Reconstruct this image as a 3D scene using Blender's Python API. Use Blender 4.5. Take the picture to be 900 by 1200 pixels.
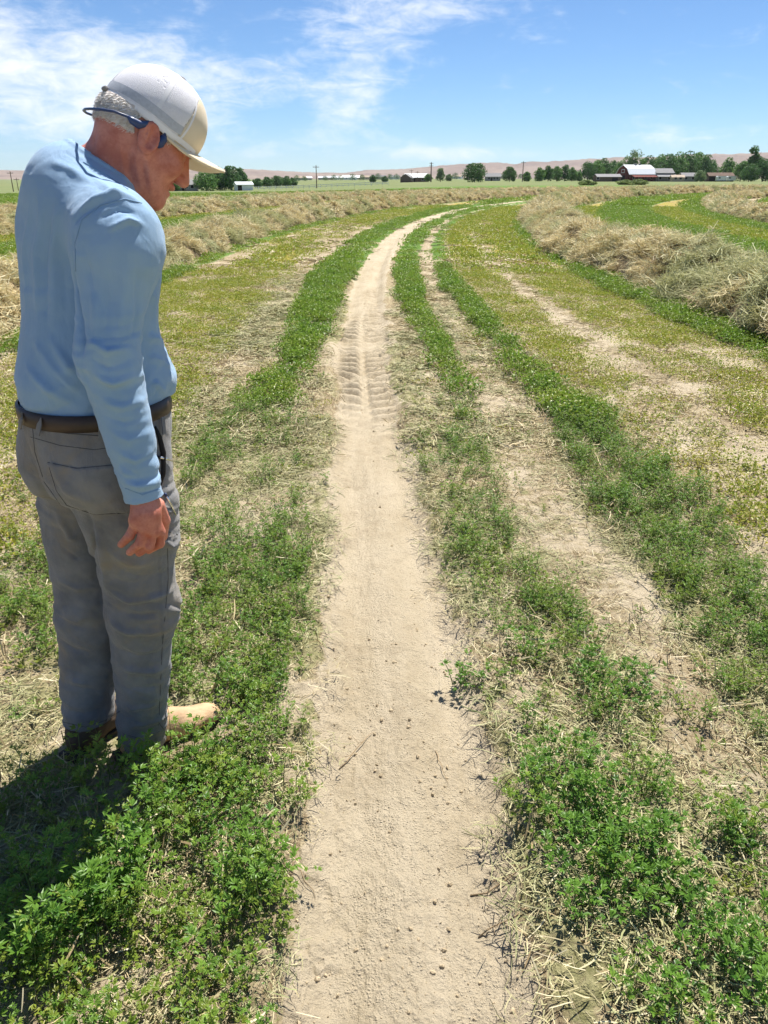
import bpy, math, random
import numpy as np
from mathutils import Vector, Matrix, Euler

for _o in list(bpy.data.objects):
    bpy.data.objects.remove(_o, do_unlink=True)
scene = bpy.context.scene
ROOT = scene.collection
rng = np.random.default_rng(7)
random.seed(7)

# ------------------------------------------------------------------ camera
CAM_H = 1.55
PITCH = math.radians(23.48)
cam_data = bpy.data.cameras.new('camera')
cam_data.sensor_fit = 'VERTICAL'
cam_data.sensor_height = 24.0
cam_data.lens = 18.0
cam_data.clip_start = 0.05
cam_data.clip_end = 30000
cam = bpy.data.objects.new('camera', cam_data)
cam.location = (0, 0, CAM_H)
cam.rotation_euler = (math.pi / 2 - PITCH, 0, 0)
ROOT.objects.link(cam)
scene.camera = cam

# ------------------------------------------------------------------ light
SUN_EL = math.radians(63)
SUN_DIR = Vector((0.45 * math.cos(SUN_EL) / 1.0, 0.893 * math.cos(SUN_EL), math.sin(SUN_EL))).normalized()
sun_data = bpy.data.lights.new('sun', 'SUN')
sun_data.energy = 5.0
sun_data.angle = math.radians(0.53)
sun_data.color = (1.0, 0.955, 0.89)
sun = bpy.data.objects.new('sun', sun_data)
sun.rotation_euler = SUN_DIR.to_track_quat('Z', 'Y').to_euler()
sun.location = (4, 8, 20)
ROOT.objects.link(sun)

world = bpy.data.worlds.new('World')
scene.world = world
world.use_nodes = True
wt = world.node_tree
wt.nodes.clear()


def nd(tree, kind, **kw):
    n = tree.nodes.new(kind)
    for k, v in kw.items():
        if k == 'inp':
            for a, b in v.items():
                n.inputs[a].default_value = b
        else:
            setattr(n, k, v)
    return n


def math_n(tree, op, a, b=None, clamp=False):
    n = tree.nodes.new('ShaderNodeMath')
    n.operation = op
    n.use_clamp = clamp
    for i, v in enumerate((a, b)):
        if v is None:
            continue
        if isinstance(v, (int, float)):
            n.inputs[i].default_value = v
        else:
            tree.links.new(v, n.inputs[i])
    return n.outputs[0]


def mix_n(tree, fac, a, b, blend='MIX'):
    n = tree.nodes.new('ShaderNodeMix')
    n.data_type = 'RGBA'
    n.blend_type = blend
    for sock, v in ((n.inputs[0], fac), (n.inputs[6], a), (n.inputs[7], b)):
        if isinstance(v, (int, float)):
            sock.default_value = v
        elif isinstance(v, (tuple, list)):
            sock.default_value = tuple(v) + ((1.0,) if len(v) == 3 else ())
        else:
            tree.links.new(v, sock)
    return n.outputs[2]


def map_n(tree, v, a0, a1, b0=0.0, b1=1.0, smooth=True):
    n = tree.nodes.new('ShaderNodeMapRange')
    n.interpolation_type = 'SMOOTHSTEP' if smooth else 'LINEAR'
    n.clamp = True
    tree.links.new(v, n.inputs[0])
    for i, x in zip((1, 2, 3, 4), (a0, a1, b0, b1)):
        n.inputs[i].default_value = x
    return n.outputs[0]


def noise_n(tree, vec, scale, detail=4.0, rough=0.5, dist=0.0, out=0):
    n = tree.nodes.new('ShaderNodeTexNoise')
    n.inputs['Scale'].default_value = scale
    n.inputs['Detail'].default_value = detail
    n.inputs['Roughness'].default_value = rough
    n.inputs['Distortion'].default_value = dist
    if vec is not None:
        tree.links.new(vec, n.inputs['Vector'])
    return n.outputs[out]


def build_world():
    t = wt
    sky = nd(t, 'ShaderNodeTexSky', sky_type='NISHITA', sun_disc=False)
    sky.sun_elevation = SUN_EL
    sky.sun_rotation = math.atan2(SUN_DIR.x, SUN_DIR.y)
    sky.altitude = 300
    sky.air_density = 0.8
    sky.dust_density = 0.0
    sky.ozone_density = 3.5
    tc = nd(t, 'ShaderNodeTexCoord')
    sep = nd(t, 'ShaderNodeSeparateXYZ')
    t.links.new(tc.outputs['Generated'], sep.inputs[0])
    az = math_n(t, 'ARCTAN2', sep.outputs[0], sep.outputs[1])
    el = math_n(t, 'ARCSINE', sep.outputs[2])
    comb = nd(t, 'ShaderNodeCombineXYZ')
    t.links.new(math_n(t, 'MULTIPLY', az, 57.3), comb.inputs[0])
    t.links.new(math_n(t, 'MULTIPLY', el, 57.3), comb.inputs[1])
    deg = comb.outputs[0]          # azimuth and elevation in degrees

    def streak(rot, sx, sy, scale, detail, rough, dist, loc=(0, 0, 0)):
        mp = nd(t, 'ShaderNodeMapping')
        mp.inputs['Rotation'].default_value = (0, 0, math.radians(rot))
        mp.inputs['Scale'].default_value = (sx, sy, 1.0)
        mp.inputs['Location'].default_value = loc
        t.links.new(deg, mp.inputs[0])
        return noise_n(t, mp.outputs[0], scale, detail, rough, dist)
    # high thin cirrus: combed streaks over softer sheets
    sheet = streak(12, 0.10, 0.26, 1.0, 3.0, 0.5, 0.4, (3.1, 1.7, 0))
    comb_s = streak(-20, 0.22, 0.85, 1.0, 8.0, 0.62, 1.1, (0.4, 2.2, 0))
    tuftn = streak(5, 0.55, 1.1, 1.0, 8.0, 0.66, 0.5, (1.9, 0.3, 0))
    cir = math_n(t, 'ADD', math_n(t, 'ADD', math_n(t, 'MULTIPLY', sheet, 0.42), math_n(t, 'MULTIPLY', comb_s, 0.40)), math_n(t, 'MULTIPLY', tuftn, 0.36))

    def bank(a0, e0, wa, we, amp, shear=0.0):
        da = math_n(t, 'SUBTRACT', az, math.radians(a0))
        de = math_n(t, 'SUBTRACT', el, math.radians(e0))
        da = math_n(t, 'ADD', da, math_n(t, 'MULTIPLY', de, shear))
        r = math_n(t, 'ADD', math_n(t, 'POWER', math_n(t, 'ABSOLUTE', math_n(t, 'DIVIDE', da, math.radians(wa))), 2.0),
                   math_n(t, 'POWER', math_n(t, 'ABSOLUTE', math_n(t, 'DIVIDE', de, math.radians(we))), 2.0))
        return math_n(t, 'MULTIPLY', math_n(t, 'EXPONENT', math_n(t, 'MULTIPLY', r, -1.0)), amp)
    banks = None
    for b in ((-27, 7.0, 11, 2.6, 0.30), (-25, 3.6, 13, 2.2, 0.15), (-17, 6.0, 5, 1.5, 0.12), (0.5, 9.6, 6.5, 1.5, 0.24, -0.5), (-3.0, 7.0, 5.0, 1.8, 0.24, -0.8), (-2.0, 4.6, 2.6, 2.0, 0.24, -0.7),
              (-28, 14, 14, 4, 0.22), (4, 15, 9, 3, 0.2), (22, 2.5, 9, 0.7, 0.13), (-22, 2.4, 14, 2.2, 0.10), (-14, 4.5, 5, 2.2, 0.12), (5, 1.6, 9, 0.7, 0.16), (62, 12, 22, 6, 0.2), (150, 20, 40, 10, 0.2),
              (-120, 18, 40, 10, 0.2), (-60, 9, 16, 5, 0.2), (100, 30, 30, 9, 0.18)):
        o = bank(*b)
        banks = o if banks is None else math_n(t, 'ADD', banks, o)
    tot = math_n(t, 'ADD', cir, banks)
    mask = map_n(t, tot, 0.63, 1.02)
    # small cumulus tufts far off, low over the hills
    puff = streak(0, 0.9, 2.2, 1.0, 7.0, 0.6, 0.3, (7.7, 0.2, 0))
    pf = math_n(t, 'ADD', puff, math_n(t, 'ADD', bank(21.4, 3.75, 0.7, 0.25, 0.25), math_n(t, 'ADD', bank(4.7, 2.55, 0.6, 0.16, 0.22), bank(23, 2.5, 8, 0.55, 0.16))))
    mask = math_n(t, 'MAXIMUM', mask, math_n(t, 'MULTIPLY', map_n(t, pf, 0.74, 0.95), 0.75))
    mask = math_n(t, 'MULTIPLY', mask, map_n(t, el, 0.0, 0.03, 0.0, 0.92))
    skyc = mix_n(t, 1.0, sky.outputs[0], (0.76, 0.96, 1.14), "MULTIPLY")
    col = mix_n(t, mask, skyc, (10.2, 10.5, 10.9))
    bg = nd(t, 'ShaderNodeBackground')
    bg.inputs["Strength"].default_value = 0.062
    t.links.new(col, bg.inputs['Color'])
    out = nd(t, 'ShaderNodeOutputWorld')
    t.links.new(bg.outputs[0], out.inputs['Surface'])


build_world()
vs = scene.view_settings
vs.view_transform = 'Standard'
vs.look = 'None'
vs.exposure = 0.84
vs.gamma = 1.0
vs.use_curve_mapping = False
scene.cycles.use_denoising = True
scene.cycles.max_bounces = 5
scene.cycles.diffuse_bounces = 3
scene.cycles.glossy_bounces = 2
scene.cycles.transmission_bounces = 3
scene.cycles.transparent_max_bounces = 4
scene.cycles.use_adaptive_sampling = True
scene.cycles.adaptive_threshold = 0.025
scene.cycles.caustics_reflective = False
scene.cycles.caustics_refractive = False
scene.cycles.volume_bounces = 0


# ------------------------------------------------------------------ helpers
def tag(o, label=None, cat=None, group=None, kind=None):
    if label: o['label'] = label
    if cat: o['category'] = cat
    if group: o['group'] = group
    if kind: o['kind'] = kind
    return o


def empty(name, loc=(0, 0, 0), rz=0.0):
    o = bpy.data.objects.new(name, None)
    o.location = loc
    o.rotation_euler = (0, 0, rz)
    o.empty_display_size = 0.1
    ROOT.objects.link(o)
    return o


def link(o, parent=None):
    ROOT.objects.link(o)
    if parent is not None:
        o.parent = parent
    return o


def mesh_np(name, V, F, mat=None, smooth=True, attrs=None):
    """V (n,3); F (m,3) or (m,4) int array"""
    V = np.ascontiguousarray(V, dtype=np.float32)
    F = np.ascontiguousarray(F, dtype=np.int32)
    me = bpy.data.meshes.new(name)
    k = F.shape[1]
    me.vertices.add(len(V))
    me.vertices.foreach_set('co', V.ravel())
    me.loops.add(F.size)
    me.loops.foreach_set('vertex_index', F.ravel())
    me.polygons.add(len(F))
    me.polygons.foreach_set('loop_start', np.arange(0, F.size, k, dtype=np.int32))
    me.polygons.foreach_set('loop_total', np.full(len(F), k, dtype=np.int32))
    me.polygons.foreach_set('use_smooth', np.full(len(F), smooth, dtype=bool))
    if attrs:
        for an, (dom, arr) in attrs.items():
            if arr.ndim == 1:
                a = me.attributes.new(an, 'FLOAT', dom)
                a.data.foreach_set('value', np.ascontiguousarray(arr, dtype=np.float32))
            else:
                a = me.attributes.new(an, 'FLOAT_VECTOR', dom)
                a.data.foreach_set('vector', np.ascontiguousarray(arr, dtype=np.float32).ravel())
    me.update(calc_edges=True)
    me.validate()
    if mat is not None:
        me.materials.append(mat)
    return me


def obj_np(name, V, F, mat, parent=None, smooth=True, attrs=None):
    return link(bpy.data.objects.new(name, mesh_np(name, V, F, mat, smooth, attrs)), parent)


class MB:
    """collects boxes, prisms and tubes into one mesh"""
    def __init__(self):
        self.v, self.f = [], []

    def add(self, verts, faces):
        n = len(self.v)
        self.v += [tuple(p) for p in verts]
        self.f += [tuple(i + n for i in q) for q in faces]

    def box(self, x0, x1, y0, y1, z0, z1):
        self.add([(x0, y0, z0), (x1, y0, z0), (x1, y1, z0), (x0, y1, z0), (x0, y0, z1), (x1, y0, z1), (x1, y1, z1), (x0, y1, z1)],
                 [(0, 3, 2, 1), (4, 5, 6, 7), (0, 1, 5, 4), (1, 2, 6, 5), (2, 3, 7, 6), (3, 0, 4, 7)])

    def prism(self, prof, y0, y1):
        """profile of (x,z) points, counter-clockwise, extruded along y"""
        n = len(prof)
        self.add([(x, y0, z) for x, z in prof] + [(x, y1, z) for x, z in prof],
                 [tuple(range(n)), tuple(range(2 * n - 1, n - 1, -1))] + [((i + 1) % n, i, n + i, n + (i + 1) % n) for i in range(n)])

    def tube(self, pts, rad, n=6, cap=True):
        pts = [Vector(p) for p in pts]
        if not isinstance(rad, (list, tuple)):
            rad = [rad] * len(pts)
        base = len(self.v)
        for i, p in enumerate(pts):
            d = (pts[min(i + 1, len(pts) - 1)] - pts[max(i - 1, 0)]).normalized()
            a = d.orthogonal().normalized() if i == 0 else (a - d * a.dot(d)).normalized()
            b = d.cross(a)
            for k in range(n):
                t = 2 * math.pi * k / n
                self.v.append(tuple(p + (a * math.cos(t) + b * math.sin(t)) * rad[i]))
        for i in range(len(pts) - 1):
            for k in range(n):
                self.f.append((base + i * n + k, base + i * n + (k + 1) % n, base + (i + 1) * n + (k + 1) % n, base + (i + 1) * n + k))
        if cap:
            self.f.append(tuple(base + k for k in range(n - 1, -1, -1)))
            self.f.append(tuple(base + (len(pts) - 1) * n + k for k in range(n)))

    def build(self, name, mat, parent=None, smooth=False):
        me = bpy.data.meshes.new(name)
        me.from_pydata(self.v, [], self.f)
        if smooth:
            me.polygons.foreach_set('use_smooth', np.ones(len(me.polygons), dtype=bool))
        me.update()
        if mat is not None:
            me.materials.append(mat)
        return link(bpy.data.objects.new(name, me), parent)


# numpy value noise -------------------------------------------------------
def _hash(ix, iy, seed):
    h = (ix.astype(np.int64) * 374761393 + iy.astype(np.int64) * 668265263 + seed * 974634777) & 0x7fffffff
    h = ((h ^ (h >> 13)) * 1274126177) & 0x7fffffff
    h = h ^ (h >> 16)
    return (h & 0xffff) / 65535.0


def vnoise(x, y, seed=0):
    ix, iy = np.floor(x), np.floor(y)
    fx, fy = x - ix, y - iy
    fx = fx * fx * (3 - 2 * fx)
    fy = fy * fy * (3 - 2 * fy)
    ix = ix.astype(np.int64)
    iy = iy.astype(np.int64)
    a = _hash(ix, iy, seed)
    b = _hash(ix + 1, iy, seed)
    c = _hash(ix, iy + 1, seed)
    d = _hash(ix + 1, iy + 1, seed)
    return (a * (1 - fx) + b * fx) * (1 - fy) + (c * (1 - fx) + d * fx) * fy


def fbm(x, y, seed=0, octv=4, gain=0.5):
    s, a, n = 0.0, 1.0, 0.0
    for o in range(octv):
        s = s + a * vnoise(x * 2 ** o + 17.3 * o, y * 2 ** o - 9.1 * o, seed + o * 31)
        n += a
        a *= gain
    return s / n


def sst(x, a, b):
    t = np.clip((x - a) / (b - a), 0, 1)
    return t * t * (3 - 2 * t)


# ------------------------------------------------------------------ materials
def new_mat(name):
    m = bpy.data.materials.new(name)
    m.use_nodes = True
    t = m.node_tree
    t.nodes.clear()
    out = t.nodes.new('ShaderNodeOutputMaterial')
    b = t.nodes.new('ShaderNodeBsdfPrincipled')
    t.links.new(b.outputs[0], out.inputs[0])
    return m, t, b, out


def setcol(t, sock, v):
    if isinstance(v, (tuple, list)):
        sock.default_value = tuple(v) + ((1.0,) if len(v) == 3 else ())
    else:
        t.links.new(v, sock)


def plain(name, col, rough=0.7, spec=0.3, var=0.12, scale=3.0, metal=0.0, bump=0.0, bscale=40.0):
    m, t, b, out = new_mat(name)
    tc = t.nodes.new('ShaderNodeTexCoord')
    n = noise_n(t, tc.outputs['Object'], scale, 5.0, 0.6)
    lo = tuple(c * (1 - var) for c in col)
    hi = tuple(min(1, c * (1 + var)) for c in col)
    setcol(t, b.inputs['Base Color'], mix_n(t, map_n(t, n, 0.3, 0.7), lo, hi))
    b.inputs['Roughness'].default_value = rough
    b.inputs['Specular IOR Level'].default_value = spec
    b.inputs['Metallic'].default_value = metal
    if bump:
        bn = t.nodes.new('ShaderNodeBump')
        bn.inputs['Strength'].default_value = bump
        bn.inputs['Distance'].default_value = 0.01
        t.links.new(noise_n(t, tc.outputs['Object'], bscale, 6.0, 0.6), bn.inputs['Height'])
        t.links.new(bn.outputs[0], b.inputs['Normal'])
    return m


def attr_n(t, name, kind='GEOMETRY', out='Fac'):
    a = t.nodes.new('ShaderNodeAttribute')
    a.attribute_name = name
    a.attribute_type = kind
    return a.outputs[out]


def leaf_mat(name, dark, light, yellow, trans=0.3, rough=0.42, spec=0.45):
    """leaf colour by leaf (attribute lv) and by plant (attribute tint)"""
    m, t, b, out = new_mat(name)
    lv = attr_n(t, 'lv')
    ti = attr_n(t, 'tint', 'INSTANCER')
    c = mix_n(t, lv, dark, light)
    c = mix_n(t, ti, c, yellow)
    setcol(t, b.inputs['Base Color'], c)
    b.inputs['Roughness'].default_value = rough
    b.inputs['Specular IOR Level'].default_value = spec
    tr = t.nodes.new('ShaderNodeBsdfTranslucent')
    setcol(t, tr.inputs['Color'], mix_n(t, 0.5, c, tuple(min(1, x * 1.6) for x in light)))
    mx = t.nodes.new('ShaderNodeMixShader')
    mx.inputs[0].default_value = trans
    t.links.new(b.outputs[0], mx.inputs[1])
    t.links.new(tr.outputs[0], mx.inputs[2])
    t.links.new(mx.outputs[0], out.inputs[0])
    return m


def ramp_mat(name, cols, attr='lv', tintcol=None, rough=0.75, spec=0.25, trans=0.0):
    m, t, b, out = new_mat(name)
    r = t.nodes.new('ShaderNodeValToRGB')
    el = r.color_ramp.elements
    el[0].position = 0.0
    el[0].color = tuple(cols[0]) + (1,)
    el[1].position = 1.0
    el[1].color = tuple(cols[-1]) + (1,)
    for i, c in enumerate(cols[1:-1]):
        e = el.new((i + 1) / (len(cols) - 1))
        e.color = tuple(c) + (1,)
    t.links.new(attr_n(t, attr), r.inputs[0])
    c = r.outputs[0]
    if tintcol is not None:
        c = mix_n(t, attr_n(t, 'tint', 'INSTANCER'), c, tintcol)
    setcol(t, b.inputs['Base Color'], c)
    b.inputs['Roughness'].default_value = rough
    b.inputs['Specular IOR Level'].default_value = spec
    if trans:
        tr = t.nodes.new('ShaderNodeBsdfTranslucent')
        setcol(t, tr.inputs['Color'], c)
        mx = t.nodes.new('ShaderNodeMixShader')
        mx.inputs[0].default_value = trans
        t.links.new(b.outputs[0], mx.inputs[1])
        t.links.new(tr.outputs[0], mx.inputs[2])
        t.links.new(mx.outputs[0], out.inputs[0])
    return m
# ------------------------------------------------------------------ field layout
# a centre-pivot field: everything runs in circles about PC; u = metres right of the wheel track
RAD = 120.0
TX, TY = -0.3, 12.0
PC = (TX + RAD, TY)
LEFT_DROP = 3.3


def u_of(x, y):
    return RAD - np.hypot(x + 0.2 * np.exp(-(np.minimum(np.abs(y), 20) / 1.7) ** 2) - PC[0], y - PC[1])


def x_of(u, y):
    """x on the circle u at depth y"""
    return PC[0] - 0.2 * np.exp(-(np.minimum(np.abs(y), 20) / 1.7) ** 2) - np.sqrt(np.maximum((RAD - u) ** 2 - (y - TY) ** 2, 0))


def strip(u, y, tab, soft=0.07):
    tab = np.array(tab, dtype=float)
    ly = np.log(np.clip(y, 0.5, 400))
    lt = np.log(tab[:, 0])
    a = np.interp(ly, lt, tab[:, 1])
    b = np.interp(ly, lt, tab[:, 2])
    w = np.interp(ly, lt, tab[:, 3])
    return sst(u, a - soft, a + soft) * (1 - sst(u, b - soft, b + soft)) * w


def patch(x, y, cx, cy, rx, ry, w=1.0, rot=0.0):
    c, s = math.cos(rot), math.sin(rot)
    dx, dy = x - cx, y - cy
    return w * np.exp(-(((dx * c + dy * s) / rx) ** 2 + ((-dx * s + dy * c) / ry) ** 2) ** 1.5)


LSTRIP = [(1.0, -2.6, -.30, 1), (1.35, -2.4, -.29, 1), (1.5, -1.15, -.29, 1), (1.7, -.98, -.29, 1), (2.0, -.84, -.30, 1), (2.7, -.90, -.33, .95), (3.3, -1.0, -.38, .8), (4.0, -1.1, -.42, .6),
          (5.0, -1.15, -.5, .42), (6.0, -.95, -.45, .45), (6.6, -.8, -.42, .9), (8, -.8, -.36, 1.1), (11, -.9, -.3, 1.1), (17, -.98, -.18, 1.1), (26, -1.1, -.2, 1.1), (60, -1.3, -.3, 1.1), (400, -1.3, -.3, 1)]
R1STRIP = [(1.0, .42, .6, .15), (1.7, .36, .72, .30), (2.1, .34, .80, .62), (2.7, .28, .68, .8), (3.6, .28, .60, .85), (4.4, .33, .70, .55), (5.2, .5, .8, .4), (5.8, .62, .86, 1), (8, .62, .86, 1.1), (11, .5, .87, 1.1), (17, .45, .95, 1.1), (60, .4, 1.0, 1.1), (400, .4, 1, 1)]
R2STRIP = [(1.0, .7, 1.2, .2), (1.8, .98, 1.3, .3), (2.3, 1.05, 1.5, .8), (2.7, 1.0, 1.55, 1), (3.6, 1.05, 1.72, 1), (5.0, 1.2, 1.66, 1), (6.0, 1.25, 1.62, .95), (6.8, 1.25, 1.52, .65), (8.5, 1.25, 1.5, .7), (9.5, 1.22, 1.55, 1), (17, 1.2, 1.52, 1), (60, 1.15, 1.55, 1), (400, 1.15, 1.5, 1)]


def field_masks(x, y):
    """cover of the field at ground points: green, yellow regrowth, wilted clippings, straw, bare soil (0..1 each)"""
    u0 = u_of(x, y)
    n1 = fbm(x * 2.2, y * 2.2, 3, 3) - 0.5
    n2 = fbm(x * 0.55, y * 0.4, 5, 3) - 0.5
    n3 = fbm(x * 6.0, y * 6.0, 9, 2) - 0.5
    u = u0 + 0.16 * n1 + 0.12 * n3
    yy = np.maximum(y, 0.6)
    m1 = fbm(x * 3.3, y * 3.3, 21, 3)
    g = strip(u, yy, LSTRIP) + strip(u, yy, R1STRIP, 0.05) + strip(u, yy, R2STRIP)
    g = g * np.where(yy < 6.5, np.where(g > .85, sst(m1, 0.14, 0.36), sst(m1, 0.26, 0.50)), 0.55 + 0.45 * sst(m1, 0.2, 0.45))
    # tall patches left over by the swather
    for cx, cy, rx, ry, w in ((-1.02, 4.6, .16, .75, 1.0), (-.98, 5.7, .14, .5, 1.0), (-1.32, 3.05, .35, .5, .9), (-1.75, 4.2, .3, .5, .6),
                              (-1.22, 2.55, .3, .3, .9), (-2.3, 5.5, .2, .8, .5), (-.58, 2.5, .2, .5, .8), (-.42, 2.0, .14, .3, 1.0), (-.95, 1.45, .3, .17, 1.0), (-1.15, 1.3, .3, .2, 1.0), (-1.6, 2.6, .3, .3, .8), (-1.5, 3.6, .25, .35, .8),
                              (.32, 3.3, .12, .35, .6), (.40, 2.1, .16, .2, .5), (.50, 2.6, .1, .3, .6), (.28, 4.3, .12, .4, .5),
                              (.95, 2.0, .1, .15, .4), (.45, 1.62, .15, .2, .5), (.92, 1.35, .16, .2, .7), (.60, 1.02, .10, .08, .6), (1.15, 1.7, .1, .15, .4)):
        g = np.maximum(g, patch(x, y, cx, cy, rx, ry, w) * sst(m1, 0.15, 0.38))
    # fringes along the windrows and the far lush strips
    far = sst(yy, 5.0, 9.0)
    g = np.maximum(g, far * (sst(u, 3.45, 3.75) * (1 - sst(u, 5.7, 6.1))) * 0.9)
    g = np.maximum(g, far * (sst(u, -3.75, -3.55) * (1 - sst(u, -3.35, -3.05))) * 0.85)
    g = np.maximum(g, sst(u, 6.9, 7.2) * (1 - sst(u, 9.6, 10.0)))
    g = np.maximum(g, sst(u, 11.2, 11.6) * (1 - sst(u, 14, 14.3)))
    g = np.maximum(g, sst(u, 15.6, 16.2))
    g = np.maximum(g, sst(-u, 7.6, 8.2) * (1 - sst(-u, 9.4, 10.0)) * 0.7)
    g = np.maximum(g, sst(-u, 14.0, 15.0))
    # yellow regrowth
    yl = sst(u, 1.50, 1.72) * (1 - sst(u, 2.20, 2.38)) * sst(yy, 2.9, 3.6)
    yl = np.maximum(yl, sst(u, 2.48, 2.72) * (1 - sst(u, 3.5, 3.8)))
    yl = np.maximum(yl, sst(u, 1.0, 1.25) * (1 - sst(u, 1.35, 1.6)) * 0.5 * sst(yy, 6.4, 7) * (1 - sst(yy, 9, 10)))
    yl = np.maximum(yl, sst(u, 5.8, 6.2) * (1 - sst(u, 6.9, 7.2)))
    yl = np.maximum(yl, sst(u, 9.6, 10.0) * (1 - sst(u, 11.2, 11.6)))
    ly = sst(-u, 1.15, 1.55) * (1 - sst(-u, 3.1, 3.4))
    yl = np.maximum(yl, ly * (0.35 + 0.65 * sst(fbm(u * 2.1, y * 0.12, 61, 2), 0.42, 0.62)))
    yl = np.maximum(yl, sst(-u, 5.2, 5.6) * (1 - sst(-u, 7.6, 8.2)))
    yl = np.maximum(yl, sst(-u, 9.4, 10.0) * (1 - sst(-u, 14.0, 15.0)))
    yl = yl * (0.45 + 0.35 * sst(yy, 14, 22) + (0.55 - 0.35 * sst(yy, 14, 22)) * sst(fbm(x * 1.7, y * 1.7, 33, 3), 0.3, 0.6)) * (1 - np.clip(g, 0, 1))
    # bare lines: the wheel track, the lines between the strips
    wn = 0.10 * n1 + 0.05 * n3
    wl = np.interp(np.log(yy), np.log([0.7, 1.7, 3.6, 5, 8, 17, 60, 400]), [-.29, -.275, -.285, -.225, -.20, -.17, -.18, -.2])
    wr = np.interp(np.log(yy), np.log([0.7, 1.7, 3.6, 5, 8, 17, 60, 400]), [.27, .25, .185, .19, .25, .38, .42, .42])
    tr = sst(u0 + wn, wl - 0.05, wl + 0.05) * (1 - sst(u0 + wn, wr - 0.05, wr + 0.05))
    bare = strip(u, yy, [(1.0, .7, .95, .4), (1.7, .8, 1.05, .55), (2.7, .68, .98, .9), (3.6, .62, 1.02, .8), (5, .78, 1.12, .65), (8, .9, 1.22, .5), (11, .92, 1.2, .7), (17, .98, 1.2, .9), (60, 1.0, 1.15, .9), (400, 1, 1.1, .7)], .06)
    bare2 = strip(u, yy, [(3, 1.85, 2.6, .4), (5, 1.9, 2.6, .55), (8, 2.2, 2.6, .8), (17, 2.2, 2.5, .95), (60, 2.2, 2.45, .9), (400, 2.2, 2.4, .6)], .08)
    bare, bare2 = bare * .8, bare2 * .85
    soil = np.maximum(tr, np.maximum(bare, bare2))
    side = sst(u0, .2, .3) * (1 - sst(u0, .38, .5)) * sst(yy, 5, 8)
    # clippings and straw
    wil = np.clip(1.0 - sst(np.abs(u0), 1.2, 1.9), 0, 1) * (1 - tr) * (1 - 0.75 * np.maximum(bare, bare2))
    wil = wil * (0.5 + 0.5 * sst(fbm(x * 1.9, y * 1.5, 44, 3), 0.3, 0.55)) * (1 - sst(yy, 9, 16) * 0.7)
    straw = (1 - tr) * (1 - 0.55 * np.maximum(bare, bare2))
    straw = straw * (0.4 + 0.6 * sst(fbm(x * 2.4, y * 2.0, 71, 3), 0.3, 0.6))
    return dict(u=u0, g=np.clip(g, 0, 1), y=np.clip(yl, 0, 1), w=np.clip(wil, 0, 1), s=np.clip(straw, 0, 1), tr=tr, soil=np.clip(soil + 0.5 * side, 0, 1))


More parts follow.
